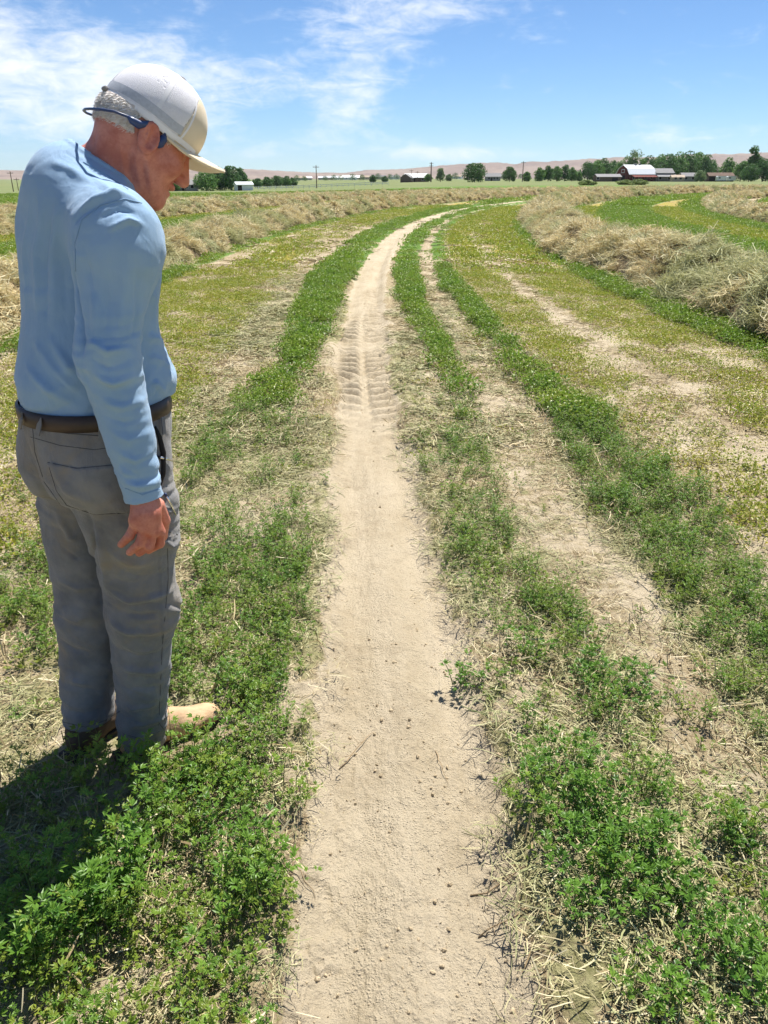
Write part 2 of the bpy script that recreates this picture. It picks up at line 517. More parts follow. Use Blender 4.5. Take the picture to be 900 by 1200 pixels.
def ground_z(x, y):
    x = np.asarray(x, dtype=float)
    y = np.asarray(y, dtype=float)
    u = u_of(x, y)
    d = np.hypot(x, y)
    near = 1 - sst(d, 14, 40)
    z = 0.030 * (fbm(x * 1.3, y * 1.3, 1, 3) - 0.5) * near
    wl, wr = -0.27, 0.26
    e = 0.06 * (vnoise(x * 5, y * 5, 14) - 0.5)
    ins = sst(u + e, wl - 0.07, wl + 0.08) * (1 - sst(u + e, wr - 0.08, wr + 0.07))
    z = z * (1 - 0.6 * ins)
    rough = (1 - sst(d, 6, 14))
    clod = fbm(x * 16, y * 16, 8, 3)
    z = z - 0.038 * ins * near
    # thrown-up shoulders of loose soil
    z = z + near * 0.016 * np.exp(-((np.abs(u) - 0.33) / 0.07) ** 2) * (0.4 + 1.2 * vnoise(x * 4, y * 4, 19))
    z = z + rough * (1 - 0.72 * ins) * 0.020 * (clod - 0.5)
    z = z + rough * 0.006 * (fbm(x * 55, y * 55, 12, 2) - 0.5)
    pit = vnoise(x * 90, y * 90, 15)
    z = z - rough * ins * 0.0035 * sst(pit, 0.6, 0.85) * sst(vnoise(x * 3.0, y * 2.0, 77), 0.3, 0.6)
    # ribs along the wheel path
    z = z + rough * ins * 0.0030 * np.sin(u * 110.0 + 1.2 * vnoise(x * 2, y * 0.7, 5)) * sst(fbm(x * 2.0, y * 0.8, 66, 2), 0.35, 0.62)
    z = z + near * ins * 0.010 * np.sin(u * 21.0 + 0.9 + 1.5 * vnoise(x * 1.5, y * 0.6, 93))
    z = z + rough * ins * 0.012 * (fbm(x * 7, y * 4.5, 55, 3) - 0.5)
    z = z + rough * 0.010 * sst(fbm(x * 26, y * 26, 57, 2), 0.56, 0.74) * (0.25 + 0.75 * sst(np.abs(u), 0.10, 0.24)) * (1 - sst(np.abs(u), 0.5, 0.7))
    # lug prints of the pivot wheel, two columns
    nz = 0.09 * (fbm(x * 3, y * 3, 28, 3) - 0.5)
    sl = y + nz
    lug_r = np.clip(np.sin(2 * math.pi * (sl - 0.55 * (u - 0.02)) / 0.195), -0.75, 0.75)
    wr_ = sst(u + nz * .4, 0.015, 0.04) * (1 - sst(u + nz * .6, 0.17, 0.24)) * sst(y, 4.3, 6.4) * (1 - 0.45 * sst(y, 10.0, 11.0)) * (1 - sst(y, 15, 18))
    lug_l = np.clip(np.sin(2 * math.pi * (sl + 0.55 * (u + 0.05)) / 0.195 + 1.0), -0.75, 0.75)
    wl_ = sst(u + nz * .6, -0.24, -0.19) * (1 - sst(u, -0.05, -0.02)) * sst(y, 4.8, 6.6) * (1 - sst(y, 8.8, 10.4))
    brk = 0.25 + 0.9 * sst(fbm(x * 4.2, y * 2.6, 83, 3), 0.28, 0.58)
    z = z + (0.042 * lug_r * wr_ + 0.046 * lug_l * wl_) * brk
    # smooth tyre trough through the middle
    z = z - 0.020 * np.exp(-((u - 0.0) / 0.07) ** 2) * sst(y, 4.0, 4.8) * (1 - sst(y, 7.2, 8.2))
    # the land falls a little towards the far left
    left = 1 - sst(np.arctan2(x, np.maximum(y, 0.1)), -0.22, 0.14)
    z = z - LEFT_DROP * left * np.clip((d - 70) / 280, 0, 1)
    return z


def ground_z1(x, y):
    return float(ground_z(np.array([x]), np.array([y]))[0])


def at(px, d, z=None):
    """ground point seen in the direction of column px (of a 900 px wide frame) at depth y=d"""
    x = (px - 450) / 900.0 * (d * math.cos(PITCH) + CAM_H * math.sin(PITCH))
    zz = ground_z1(x, d) if z is None else z
    return Vector((x, d, zz))


def build_ground():
    az_f = np.radians(np.linspace(-41, 41, 580))
    az_c1 = np.radians(np.linspace(-180, -42, 50))
    az_c2 = np.radians(np.linspace(42, 180, 50))
    az = np.concatenate([az_c1, az_f, az_c2])
    r = np.concatenate([[0.02, 0.2], np.exp(np.arange(math.log(0.45), math.log(4.6), 0.0055)), np.exp(np.arange(math.log(4.63), math.log(12.5), 0.0040)), np.exp(np.arange(math.log(12.55), math.log(19), 0.0065)), np.exp(np.arange(math.log(19.2), math.log(9000), 0.022)), [9000.0]])
    A, Rr = np.meshgrid(az, r)
    X = (np.sin(A) * Rr)
    Y = (np.cos(A) * Rr)
    x, y = X.ravel(), Y.ravel()
    z = ground_z(x, y)
    m = field_masks(x, y)
    n, k = len(r), len(az)
    i = np.arange(n - 1)[:, None] * k + np.arange(k - 1)[None, :]
    F = np.stack([i, i + 1, i + k + 1, i + k], -1).reshape(-1, 4)[:, ::-1]
    fieldend = sst(np.hypot(x - PC[0], y - PC[1]), 195, 205)
    dd = np.hypot(x, y)
    attrs = {'m_green': ('POINT', m['g'] * (0.30 + 0.70 * sst(dd, 7, 20))), 'm_yellow': ('POINT', m['y'] * (0.45 + 0.55 * sst(dd, 6, 18))), 'm_wilt': ('POINT', m['w']), 'm_straw': ('POINT', m['s']), 'm_soil': ('POINT', m['soil']),
             'm_track': ('POINT', m['tr']), 'm_out': ('POINT', fieldend)}
    mat, t, b, out = new_mat('field_soil')
    tc = t.nodes.new('ShaderNodeTexCoord')
    P = tc.outputs['Object']
    n_big = noise_n(t, P, 1.2, 4, 0.55)
    n_mid = noise_n(t, P, 14, 5, 0.6)
    n_fin = noise_n(t, P, 130, 4, 0.6)
    soil = mix_n(t, map_n(t, n_mid, 0.3, 0.7), (0.365, 0.296, 0.192), (0.450, 0.375, 0.255))
    soil = mix_n(t, map_n(t, n_big, 0.35, 0.7), soil, (0.475, 0.40, 0.28))
    soil = mix_n(t, math_n(t, 'MULTIPLY', map_n(t, n_fin, 0.56, 0.7), 0.5), soil, (0.24, 0.185, 0.12))
    mps = t.nodes.new('ShaderNodeMapping')
    mps.inputs['Scale'].default_value = (9.0, 0.7, 1.0)
    t.links.new(P, mps.inputs[0])
    lane = noise_n(t, mps.outputs[0], 1.0, 5, 0.6, 0.3)
    soil = mix_n(t, math_n(t, 'MULTIPLY', map_n(t, lane, 0.35, 0.68), 0.55), soil, (0.52, 0.44, 0.315))
    soil = mix_n(t, math_n(t, 'MULTIPLY', map_n(t, noise_n(t, P, 4.0, 5, 0.65, 0.6), 0.52, 0.70), 0.45), soil, (0.30, 0.24, 0.155))
    # straw fibres
    mp = t.nodes.new('ShaderNodeMapping')
    mp.inputs['Rotation'].default_value = (0, 0, 0.6)
    mp.inputs['Scale'].default_value = (1, 0.25, 1)
    t.links.new(P, mp.inputs[0])
    fib = noise_n(t, mp.outputs[0], 60, 4, 0.65, 1.5)
    fib2 = noise_n(t, P, 22, 5, 0.7, 1.0)
    strawc = mix_n(t, map_n(t, fib, 0.35, 0.68), (0.23, 0.172, 0.10), (0.46, 0.38, 0.235))
    wiltc = mix_n(t, map_n(t, fib2, 0.3, 0.7), (0.17, 0.165, 0.07), (0.38, 0.345, 0.18))
    yelc = mix_n(t, map_n(t, fib2, 0.35, 0.65), (0.28, 0.19, 0.06), (0.34, 0.33, 0.045))
    yelc = mix_n(t, map_n(t, n_big, 0.45, 0.65), yelc, (0.30, 0.22, 0.11))
    grec = mix_n(t, map_n(t, fib2, 0.3, 0.7), (0.065, 0.125, 0.024), (0.15, 0.25, 0.045))

    def blend(cov, a_name, new, base, amt, tex, soft=0.22):
        w = math_n(t, 'MULTIPLY', attr_n(t, a_name), amt)
        f = math_n(t, 'SUBTRACT', math_n(t, 'ADD', w, tex), 0.75)
        return mix_n(t, map_n(t, f, 0.0, soft), base, new)
    col = blend(None, 'm_straw', strawc, soil, 0.62, n_mid)
    col = blend(None, 'm_wilt', wiltc, col, 0.45, n_mid)
    far = attr_n(t, 'm_yellow')
    col = blend(None, 'm_yellow', yelc, col, 0.62, fib2)
    col = blend(None, 'm_green', grec, col, 0.72, fib2)
    outc = mix_n(t, noise_n(t, P, 0.02, 3, 0.6), (0.10, 0.16, 0.045), (0.22, 0.21, 0.10))
    col = mix_n(t, attr_n(t, 'm_out'), col, outc)
    setcol(t, b.inputs['Base Color'], col)
    b.inputs['Roughness'].default_value = 0.95
    b.inputs['Specular IOR Level'].default_value = 0.12
    bn = t.nodes.new('ShaderNodeBump')
    bn.inputs['Strength'].default_value = 1.0
    bn.inputs['Distance'].default_value = 0.013
    vor = t.nodes.new('ShaderNodeTexVoronoi')
    vor.inputs['Scale'].default_value = 130
    t.links.new(P, vor.inputs['Vector'])
    crumb = math_n(t, 'MULTIPLY', map_n(t, vor.outputs['Distance'], 0.0, 0.5, 1.0, 0.0), map_n(t, n_mid, 0.42, 0.6))
    hh = math_n(t, 'ADD', math_n(t, 'ADD', noise_n(t, P, 85, 6, 0.72), math_n(t, 'MULTIPLY', crumb, 0.35)), math_n(t, 'MULTIPLY', fib, 0.3))
    t.links.new(hh, bn.inputs['Height'])
    t.links.new(bn.outputs[0], b.inputs['Normal'])
    o = obj_np('ground', np.stack([x, y, z], 1), F, mat, attrs=attrs)
    tag(o, 'curving hay field of dry soil with a bare wheel track', 'ground', kind='structure')


build_ground()
# ------------------------------------------------------------------ plants and clippings (prototypes live only as mesh data)
def ribbons(P, W, N, lv):
    """P (n,k,3) centre lines, W (n,k) half widths, N (n,3) rough normals -> V,F,lv"""
    n, k, _ = P.shape
    T = np.gradient(P, axis=1)
    B = np.cross(T, N[:, None, :])
    B /= np.linalg.norm(B, axis=2, keepdims=True) + 1e-9
    V = np.stack([P - B * W[..., None], P + B * W[..., None]], 2).reshape(-1, 3)
    i = (np.arange(n)[:, None] * k + np.arange(k - 1)[None, :]) * 2
    F = np.stack([i, i + 1, i + 3, i + 2], -1).reshape(-1, 4)
    return V, F, np.repeat(lv, k * 2)


def tri_leaves(C, D, N, L, Wd, lv, fold=0.25):
    """leaflets: base C, direction D, normal N, length L, half width Wd -> 4 triangles each, folded along the midrib"""
    n = len(C)
    D = D / np.linalg.norm(D, axis=1, keepdims=True)
    S = np.cross(D, N)
    S /= np.linalg.norm(S, axis=1, keepdims=True) + 1e-9
    N = np.cross(S, D)
    L = L[:, None]
    Wd = Wd[:, None]
    mid = C + D * L * 0.55
    droop = -0.12 * L * N
    V = np.stack([C, mid + S * Wd + N * Wd * fold * 2, mid, mid - S * Wd + N * Wd * fold * 2, C + D * L + droop], 1).reshape(-1, 3)
    i = np.arange(n)[:, None] * 5
    F = np.concatenate([i + np.array([[0, 2, 1]]), i + np.array([[0, 3, 2]]), i + np.array([[1, 2, 4]]), i + np.array([[2, 3, 4]])], 1).reshape(-1, 3)
    return V, F, np.repeat(lv, 5)


def unit(v):
    return v / (np.linalg.norm(v, axis=-1, keepdims=True) + 1e-9)


def alfalfa_geo(r, nst, hmin, hmax, spread, leaf=0.019, step=0.02, lean=0.5, tufts=1.0):
    """one alfalfa plant: stems with trifoliate leaves. returns stem (V,F,lv) and leaf (V,F,lv)"""
    k = 6
    h = r.uniform(hmin, hmax, nst)
    a = r.uniform(0, 2 * np.pi, nst)
    ln = r.uniform(0.1, lean, nst)
    base = np.stack([np.cos(a), np.sin(a), 0 * a], 1) * (spread * np.sqrt(r.random(nst)))[:, None]
    dirh = np.stack([np.cos(a + r.normal(0, .7, nst)), np.sin(a + r.normal(0, .7, nst)), 0 * a], 1)
    s = np.linspace(0, 1, k)
    wob = r.normal(0, 0.012, (nst, 3))
    P = base[:, None, :] + dirh[:, None, :] * (h * ln)[:, None, None] * (s ** 1.5)[None, :, None]
    P[..., 2] += h[:, None] * s[None, :] * (1 - 0.18 * ln[:, None] * s[None, :])
    P += wob[:, None, :] * np.sin(s * 3.1)[None, :, None]
    Wst = np.repeat((0.0016 * (1.1 - 0.75 * s))[None, :], nst, 0)
    st1 = ribbons(P, Wst, unit(r.normal(0, 1, (nst, 3))), r.random(nst))
    st2 = ribbons(P, Wst, unit(r.normal(0, 1, (nst, 3))), r.random(nst))
    SV = np.concatenate([st1[0], st2[0]])
    SF = np.concatenate([st1[1], st2[1] + len(st1[0])])
    SL = np.concatenate([st1[2], st2[2]])
    C, D, N, L, W, LV = [], [], [], [], [], []
    for i in range(nst):
        nl = max(3, int(h[i] / step * tufts))
        ph = r.uniform(0, 6.28)
        tone = r.random()
        for j in range(nl + 3):
            t = min(1.0, 0.16 + 0.84 * (j + r.uniform(-.2, .2)) / nl) if j < nl else 1.0
            q = t * (k - 1)
            a0 = min(int(q), k - 2)
            p = P[i, a0] * (1 - (q - a0)) + P[i, a0 + 1] * (q - a0)
            ph += 2.4 + r.uniform(-.4, .4)
            up = 0.25 + 0.75 * t
            d = np.array([math.cos(ph), math.sin(ph), up * r.uniform(.3, 1.2)])
            d /= np.linalg.norm(d)
            pet = leaf * r.uniform(.4, 1.0) * (1.0 if j < nl else .35)
            c = p + d * pet
            sc = leaf * r.uniform(.7, 1.15) * (0.75 + 0.35 * math.sin(t * 2.6))
            nrm = np.array([-d[0] * .5, -d[1] * .5, 1.0]) + r.normal(0, .35, 3)
            side = np.cross(d, nrm)
            side /= np.linalg.norm(side)
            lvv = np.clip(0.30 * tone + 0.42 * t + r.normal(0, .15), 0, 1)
            for q3 in (-1, 0, 1):
                C.append(c)
                D.append(d + side * 0.62 * q3)
                N.append(nrm + r.normal(0, .2, 3))
                L.append(sc * (1.3 if q3 == 0 else 1.1))
                W.append(sc * r.uniform(.16, .22))
                LV.append(lvv)
    lf = tri_leaves(np.array(C), np.array(D), np.array(N), np.array(L), np.array(W), np.array(LV))
    return (SV, SF, SL), lf


def tris(F):
    if F.shape[1] == 3:
        return F
    return np.concatenate([F[:, [0, 1, 2]], F[:, [0, 2, 3]]])


def geo_mesh(name, parts, mats, smooth=False):
    """parts: list of (V,F,lv); one material slot each"""
    V = np.concatenate([p[0] for p in parts])
    off = np.cumsum([0] + [len(p[0]) for p in parts])
    F = np.concatenate([tris(p[1]) + o for p, o in zip(parts, off)])
    lv = np.concatenate([p[2] for p in parts])
    me = mesh_np(name, V, F, None, smooth, {'lv': ('POINT', lv)})
    for m in mats:
        me.materials.append(m)
    mi = np.concatenate([np.full(len(tris(p[1])), i, dtype=np.int32) for i, p in enumerate(parts)])
    me.polygons.foreach_set('material_index', mi)
    return me


def proto_coll(name, meshes):
    c = bpy.data.collections.new(name)
    for i, me in enumerate(meshes):
        o = bpy.data.objects.new('%s_%02d' % (name, i), me)
        c.objects.link(o)
    return c


def scatter_group(name, coll, joinbase=False):
    g = bpy.data.node_groups.new(name, 'GeometryNodeTree')
    g.interface.new_socket('Geometry', in_out='INPUT', socket_type='NodeSocketGeometry')
    g.interface.new_socket('Geometry', in_out='OUTPUT', socket_type='NodeSocketGeometry')
    gi = g.nodes.new('NodeGroupInput')
    go = g.nodes.new('NodeGroupOutput')
    ci = g.nodes.new('GeometryNodeCollectionInfo')
    ci.inputs['Collection'].default_value = coll
    ci.inputs['Separate Children'].default_value = True
    ci.inputs['Reset Children'].default_value = True
    ip = g.nodes.new('GeometryNodeInstanceOnPoints')
    ip.inputs['Pick Instance'].default_value = True

    def na(nm, ty):
        n = g.nodes.new('GeometryNodeInputNamedAttribute')
        n.data_type = ty
        n.inputs[0].default_value = nm
        return n.outputs[0]
    g.links.new(gi.outputs[0], ip.inputs['Points'])
    g.links.new(ci.outputs[0], ip.inputs['Instance'])
    g.links.new(na('idx', 'INT'), ip.inputs['Instance Index'])
    e2r = g.nodes.new('FunctionNodeEulerToRotation')
    g.links.new(na('rot', 'FLOAT_VECTOR'), e2r.inputs[0])
    g.links.new(e2r.outputs[0], ip.inputs['Rotation'])
    g.links.new(na('scl', 'FLOAT_VECTOR'), ip.inputs['Scale'])
    g.links.new(ip.outputs[0], go.inputs[0])
    return g


_groups = {}


def scatter(name, P, rot, scl, coll, tint, label=None, cat=None, parent=None, kind='stuff'):
    n = len(P)
    if n == 0:
        return None
    me = bpy.data.meshes.new(name)
    me.vertices.add(n)
    me.vertices.foreach_set('co', np.ascontiguousarray(P, dtype=np.float32).ravel())
    if scl.ndim == 1:
        scl = np.repeat(scl[:, None], 3, 1)
    for an, arr in (('rot', rot), ('scl', scl)):
        a = me.attributes.new(an, 'FLOAT_VECTOR', 'POINT')
        a.data.foreach_set('vector', np.ascontiguousarray(arr, dtype=np.float32).ravel())
    a = me.attributes.new('idx', 'INT', 'POINT')
    a.data.foreach_set('value', rng.integers(0, len(coll.objects), n).astype(np.int32))
    a = me.attributes.new('tint', 'FLOAT', 'POINT')
    a.data.foreach_set('value', np.clip(tint, 0, 1).astype(np.float32))
    me.update()
    o = link(bpy.data.objects.new(name, me), parent)
    if coll.name not in _groups:
        _groups[coll.name] = scatter_group('scatter_' + coll.name, coll)
    md = o.modifiers.new('scatter', 'NODES')
    md.node_group = _groups[coll.name]
    tag(o, label, cat, kind=kind)
    return o


M_LEAF = leaf_mat('alfalfa_leaf', (0.042, 0.122, 0.016), (0.172, 0.312, 0.038), (0.42, 0.345, 0.05), trans=0.30, spec=.36)
M_STEM = ramp_mat('alfalfa_stem', [(0.09, 0.17, 0.04), (0.20, 0.28, 0.08)], tintcol=(0.36, 0.30, 0.12))
M_STRAW = ramp_mat('straw', [(0.22, 0.15, 0.075), (0.45, 0.355, 0.195), (0.57, 0.47, 0.285), (0.70, 0.62, 0.43)], tintcol=(0.31, 0.31, 0.15))
M_WILT = ramp_mat('wilted_stems', [(0.13, 0.15, 0.055), (0.27, 0.285, 0.125), (0.38, 0.37, 0.195), (0.50, 0.45, 0.26)], tintcol=(0.42, 0.35, 0.19))
M_HAY = ramp_mat('cured_hay', [(0.34, 0.24, 0.11), (0.60, 0.485, 0.26), (0.74, 0.625, 0.37), (0.60, 0.56, 0.32), (0.86, 0.78, 0.55)], tintcol=(0.45, 0.45, 0.23), trans=.22)

r_ = np.random.default_rng(11)
# near plants
near_m, low_m = [], []
for i in range(12):
    s, l = alfalfa_geo(r_, int(r_.integers(5, 10)), 0.07, 0.21, 0.04, leaf=float(r_.uniform(.0135, .0175)), step=.021, lean=.55)
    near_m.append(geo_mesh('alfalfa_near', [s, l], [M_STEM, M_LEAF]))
C_NEAR = proto_coll('alfalfa_near', near_m)
for i in range(7):
    s, l = alfalfa_geo(r_, int(r_.integers(4, 7)), 0.035, 0.085, 0.035, leaf=0.0135, step=0.014, lean=0.9)
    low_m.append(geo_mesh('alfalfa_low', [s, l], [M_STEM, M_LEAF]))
C_LOW = proto_coll('alfalfa_low', low_m)


def leaf_patch(n, size, hgt, leaf, name):
    a = r_.uniform(0, 2 * np.pi, n)
    rad = size * np.sqrt(r_.random(n))
    hump = 0.6 + 0.4 * np.cos(rad / size * 1.4)
    z = hgt * hump * r_.random(n) ** 0.6
    C = np.stack([rad * np.cos(a), rad * np.sin(a), z], 1)
    D = r_.normal(0, 1, (n, 3))
    D[:, 2] = np.abs(D[:, 2]) * 0.9
    N = r_.normal(0, .6, (n, 3)) + np.array([0, 0, 1.0])
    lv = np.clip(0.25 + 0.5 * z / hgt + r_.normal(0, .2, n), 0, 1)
    L = leaf * r_.uniform(.7, 1.3, n)
    return geo_mesh(name, [tri_leaves(C, D, N, L, L * .33, lv)], [M_LEAF])


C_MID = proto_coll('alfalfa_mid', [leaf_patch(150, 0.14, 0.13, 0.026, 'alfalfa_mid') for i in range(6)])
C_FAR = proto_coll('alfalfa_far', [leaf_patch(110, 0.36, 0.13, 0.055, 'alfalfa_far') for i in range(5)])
C_MIDY = proto_coll('regrowth_mid', [leaf_patch(46, 0.14, 0.05, 0.020, 'regrowth_mid') for i in range(6)])
C_FARY = proto_coll('regrowth_far', [leaf_patch(60, 0.36, 0.05, 0.045, 'regrowth_far') for i in range(5)])


def strand_patch(n, size, l0, l1, w, zmax, mat, name, curl=0.25, k=4, flat=0.12, ball=False):
    L = r_.uniform(l0, l1, n)
    a = r_.uniform(0, 2 * np.pi, n)
    rad = size * np.sqrt(r_.random(n))
    th = r_.uniform(0, 2 * np.pi, n)
    c = np.stack([rad * np.cos(th), rad * np.sin(th), zmax * r_.random(n)], 1)
    if ball:
        c = unit(r_.normal(0, 1, (n, 3))) * (size * r_.random(n) ** 0.4)[:, None]
        c[:, 2] *= 0.55
    tilt = r_.normal(0, flat, n)
    d = np.stack([np.cos(a) * np.cos(tilt), np.sin(a) * np.cos(tilt), np.sin(tilt)], 1)
    cv = r_.normal(0, curl, (n, 3))
    cv[:, 2] *= 0.35
    s = np.linspace(-.5, .5, k)
    P = c[:, None, :] + d[:, None, :] * (L[:, None] * s)[..., None] + cv[:, None, :] * (L[:, None] * (s ** 2 - .1)[None, :])[..., None]
    if not ball:
        P[..., 2] = np.abs(P[..., 2]) + 0.003
    W = w * r_.uniform(.6, 1.4, n)[:, None] * np.array([.8, 1.0, 1.0, .6])[None, :k]
    N = unit(r_.normal(0, .6, (n, 3)) + np.array([0, 0, 1.0]))
    return geo_mesh(name, [ribbons(P, W, N, r_.random(n))], [mat])


C_STRAW = proto_coll('straw_near', [strand_patch(50, 0.13, 0.015, 0.085, 0.0011, 0.010, M_STRAW, 'straw_near') for i in range(7)])
C_WILT = proto_coll('wilt_near', [strand_patch(64, 0.13, 0.02, 0.095, 0.0014, 0.022, M_WILT, 'wilt_near', 0.4, flat=.2) for i in range(7)])
C_STRAWM = proto_coll('straw_mid', [strand_patch(46, 0.20, 0.05, 0.16, 0.0030, 0.02, M_STRAW, 'straw_mid') for i in range(6)])
C_WILTM = proto_coll('wilt_mid', [strand_patch(60, 0.20, 0.05, 0.18, 0.0034, 0.04, M_WILT, 'wilt_mid', 0.4, flat=.2) for i in range(6)])
C_STRAWF = proto_coll('straw_far', [strand_patch(40, 0.5, 0.12, 0.4, 0.009, 0.03, M_STRAW, 'straw_far') for i in range(5)])
C_STUB = proto_coll('stubble', [strand_patch(16, 0.10, 0.02, 0.06, 0.0013, 0.03, M_STRAW, 'stubble', 0.1, flat=.9) for i in range(6)])


def pts_wedge(d0, d1, dens, half=31.5, near_extra=True):
    """random ground points in the wedge in front of the camera, dens per square metre"""
    hw = math.radians(half)
    area = hw * (d1 * d1 - d0 * d0)
    n = int(area * dens)
    r = np.sqrt(rng.uniform(d0 * d0, d1 * d1, n))
    a = rng.uniform(-hw, hw, n)
    return r * np.sin(a), r * np.cos(a)


def eroded(x, y, e):
    m = field_masks(x, y)
    if e > 0:
        for sx, sy in ((e, 0), (-e, 0), (0, e * 1.5), (0, -e * 1.5)):
            q = field_masks(x + sx, y + sy)
            m['g'] = np.minimum(m['g'], q['g'] * 1.25)
            m['tr'] = np.maximum(m['tr'], q['tr'])
    m['g'] = m['g'] * (1 - m['tr'])
    m['y_'] = y
    return m


def boot_clear(x, y):
    """keep plants out of the boots and open the view to the right one"""
    near = np.zeros(len(x), bool)
    for bx, by, dx, dy, L, w in BOOTS:
        fx, fy = x - bx, y - by
        f = fx * dx + fy * dy
        r = fx * dy - fy * dx
        near |= (f > -.10) & (f < L) & (np.abs(r) < w)
        near |= (f > .06) & (f < L + .01) & (r > 0) & (r < w + .03)
    return near


BOOTS = ((-0.655, 1.80, 0.743, 0.669, .27, .075), (-0.83, 1.825, 0.47, 0.883, .25, .07))


def place(name, coll, d0, d1, dens, key, fn, s0, s1, label, cat, tint=(0.0, 0.15), half=31.5, tilt=0.12, zoff=0.0, extra_tint=None, sfn=None, er=0.0):
    x, y = pts_wedge(d0, d1, dens, half)
    m = eroded(x, y, er)
    p = fn(m)
    keep = rng.random(len(x)) < p
    if d0 < 2:
        keep &= ~boot_clear(x, y)
    x, y = x[keep], y[keep]
    z = ground_z(x, y) + zoff
    n = len(x)
    rot = np.stack([rng.normal(0, tilt, n), rng.normal(0, tilt, n), rng.uniform(0, 6.283, n)], 1)
    sc = rng.uniform(s0, s1, n)
    pk = p[keep]
    sc = sc * (0.72 + 0.28 * np.clip(pk, 0, 1))
    if sfn is not None:
        sc = sc * sfn(x, y)
    ti = tint[0] + (tint[1] - tint[0]) * rng.random(n) ** 1.3
    if extra_tint is not None:
        ti = ti + extra_tint({k: v[keep] for k, v in m.items()}, x, y)
    return scatter(name, np.stack([x, y, z], 1), rot, sc, coll, ti, label, cat)


def hid(m):
    """windrows cover these"""
    u = m['u']
    return 1.0 * ~(((u > 4.3) & (u < 5.6)) | ((u < -3.9) & (u > -5.1)))


NEARHALF = 43
place('alfalfa', C_NEAR, 0.62, 5.6, 340, 'g', lambda m: np.clip(m['g'] * 1.05, 0, 1) * (m['g'] > 0.12) * (0.62 + .38 * sst(m['y_'], 1.7, 2.5)), 0.50, 1.20,
      'dense green alfalfa growing beside the near end of the bare wheel track', 'alfalfa', (0.0, 0.28), NEARHALF, er=0.03,
      sfn=lambda x, y: 1.0 - 0.34 * sst(y, 1.6, 2.6))
place('short_alfalfa', C_LOW, 0.62, 6.5, 130, 'g', lambda m: np.clip((m['w'] * 0.28 + m['y'] * 0.75 + m['g'] * 0.5) * (1 - m['tr']) * (1 - .8 * m['soil']), 0, 1), 0.6, 1.1,
      'short sparse alfalfa sprouts among the clippings nearest the camera', 'alfalfa', (0.05, 0.45), NEARHALF,
      extra_tint=lambda m, x, y: m['y'] * 0.45)
place('alfalfa', C_MID, 5.2, 15, 100, 'g', lambda m: np.clip(m['g'], 0, 1) * hid(m), 0.75, 1.25, 'bright green alfalfa strips flanking the track in the middle distance', 'alfalfa', (0.10, 0.42), er=0.09)
place('alfalfa_regrowth', C_MIDY, 3.4, 15, 112, 'y', lambda m: np.clip(m['y'] * 1.2 + 0.04, 0, 1) * (1 - m['tr']) * (1 - .7 * m['soil']) * hid(m), 0.7, 1.2,
      'yellow green alfalfa regrowth on stubble either side of the strips, middle distance', 'regrowth', (0.45, 1.0))
place('alfalfa', C_FAR, 14, 50, 16, 'g', lambda m: np.clip(m['g'] * 1.3, 0, 1) * hid(m), 0.6, 0.95, 'far green alfalfa strips where the track bends right', 'alfalfa', (0.14, 0.46), er=0.2)
place('alfalfa_regrowth', C_FARY, 14, 50, 19, 'y', lambda m: np.clip(m['y'], 0, 1) * hid(m), 0.8, 1.25, 'far yellowish regrowth between the hay windrows', 'regrowth', (0.4, 0.95))
place('alfalfa', C_FAR, 50, 125, 2.6, 'g', lambda m: np.clip(m['g'], 0, 1) * hid(m), 1.4, 2.0, 'distant alfalfa band in front of the farm buildings', 'alfalfa', (0.2, 0.5), er=0.3)
# litter
place('straw_litter', C_STRAW, 0.62, 5.2, 95, 's', lambda m: np.clip(m['s'] ** 1.6 * 0.85 * (1 - m['tr']) + 0.020, 0, 1), 0.6, 1.1, 'loose tan straw lying over the soil nearest the camera', 'straw', (0.0, 0.35), NEARHALF, tilt=.05)
place('stubble', C_STUB, 0.62, 7.5, 95, 's', lambda m: np.clip((m['s'] * 0.6 + m['g'] * .5) * (1 - m['tr']), 0, 1), 0.7, 1.8, 'short cut stubble poking up beside the track', 'stubble', (0.0, 0.3), NEARHALF, tilt=.2)
place('wilted_clippings', C_WILT, 0.62, 5.2, 125, 'w', lambda m: np.clip(m['w'] ** 1.3 * 0.85 * (1 - m['tr']), 0, 1), 0.7, 1.15, 'wilted grey green clippings matted beside the near track', 'clippings', (0.0, 0.5), NEARHALF, tilt=.08)
place('straw_litter', C_STRAWM, 4.6, 16, 52, 's', lambda m: np.clip(m['s'] * 0.8 * (1 - m['tr']) * (1 - .5 * m['g']), 0, 1), 0.6, 1.0, 'tan straw scattered on the stubble in the middle distance', 'straw', (0.0, 0.35), tilt=.05, er=.13)
place('wilted_clippings', C_WILTM, 4.6, 14, 46, 'w', lambda m: np.clip(m['w'] * 0.9 * (1 - m['tr']) * (1 - .6 * m['g']), 0, 1), 0.6, 1.0, 'grey green clippings along the lugged part of the track', 'clippings', (0.0, 0.5), tilt=.06, er=.13)
place('straw_litter', C_STRAWF, 15, 45, 3.2, 's', lambda m: np.clip(m['s'] * 0.7 * (1 - m['tr']) * (1 - .7 * m['g']), 0, 1), 0.8, 1.2, 'far straw scattered between the strips', 'straw', (0.0, 0.4), tilt=.03)


# clods of soil
def rock_mesh(name, mat, seed):
    r = np.random.default_rng(seed)
    import bmesh
    bm = bmesh.new()
    bmesh.ops.create_icosphere(bm, subdivisions=1, radius=1.0)
    sx = r.uniform(.7, 1.3, 3)
    for v in bm.verts:
        v.co = Vector((v.co.x * sx[0], v.co.y * sx[1], v.co.z * sx[2] * .75)) * r.uniform(.75, 1.2)
    me = bpy.data.meshes.new(name)
    bm.to_mesh(me)
    bm.free()
    me.materials.append(mat)
    return me


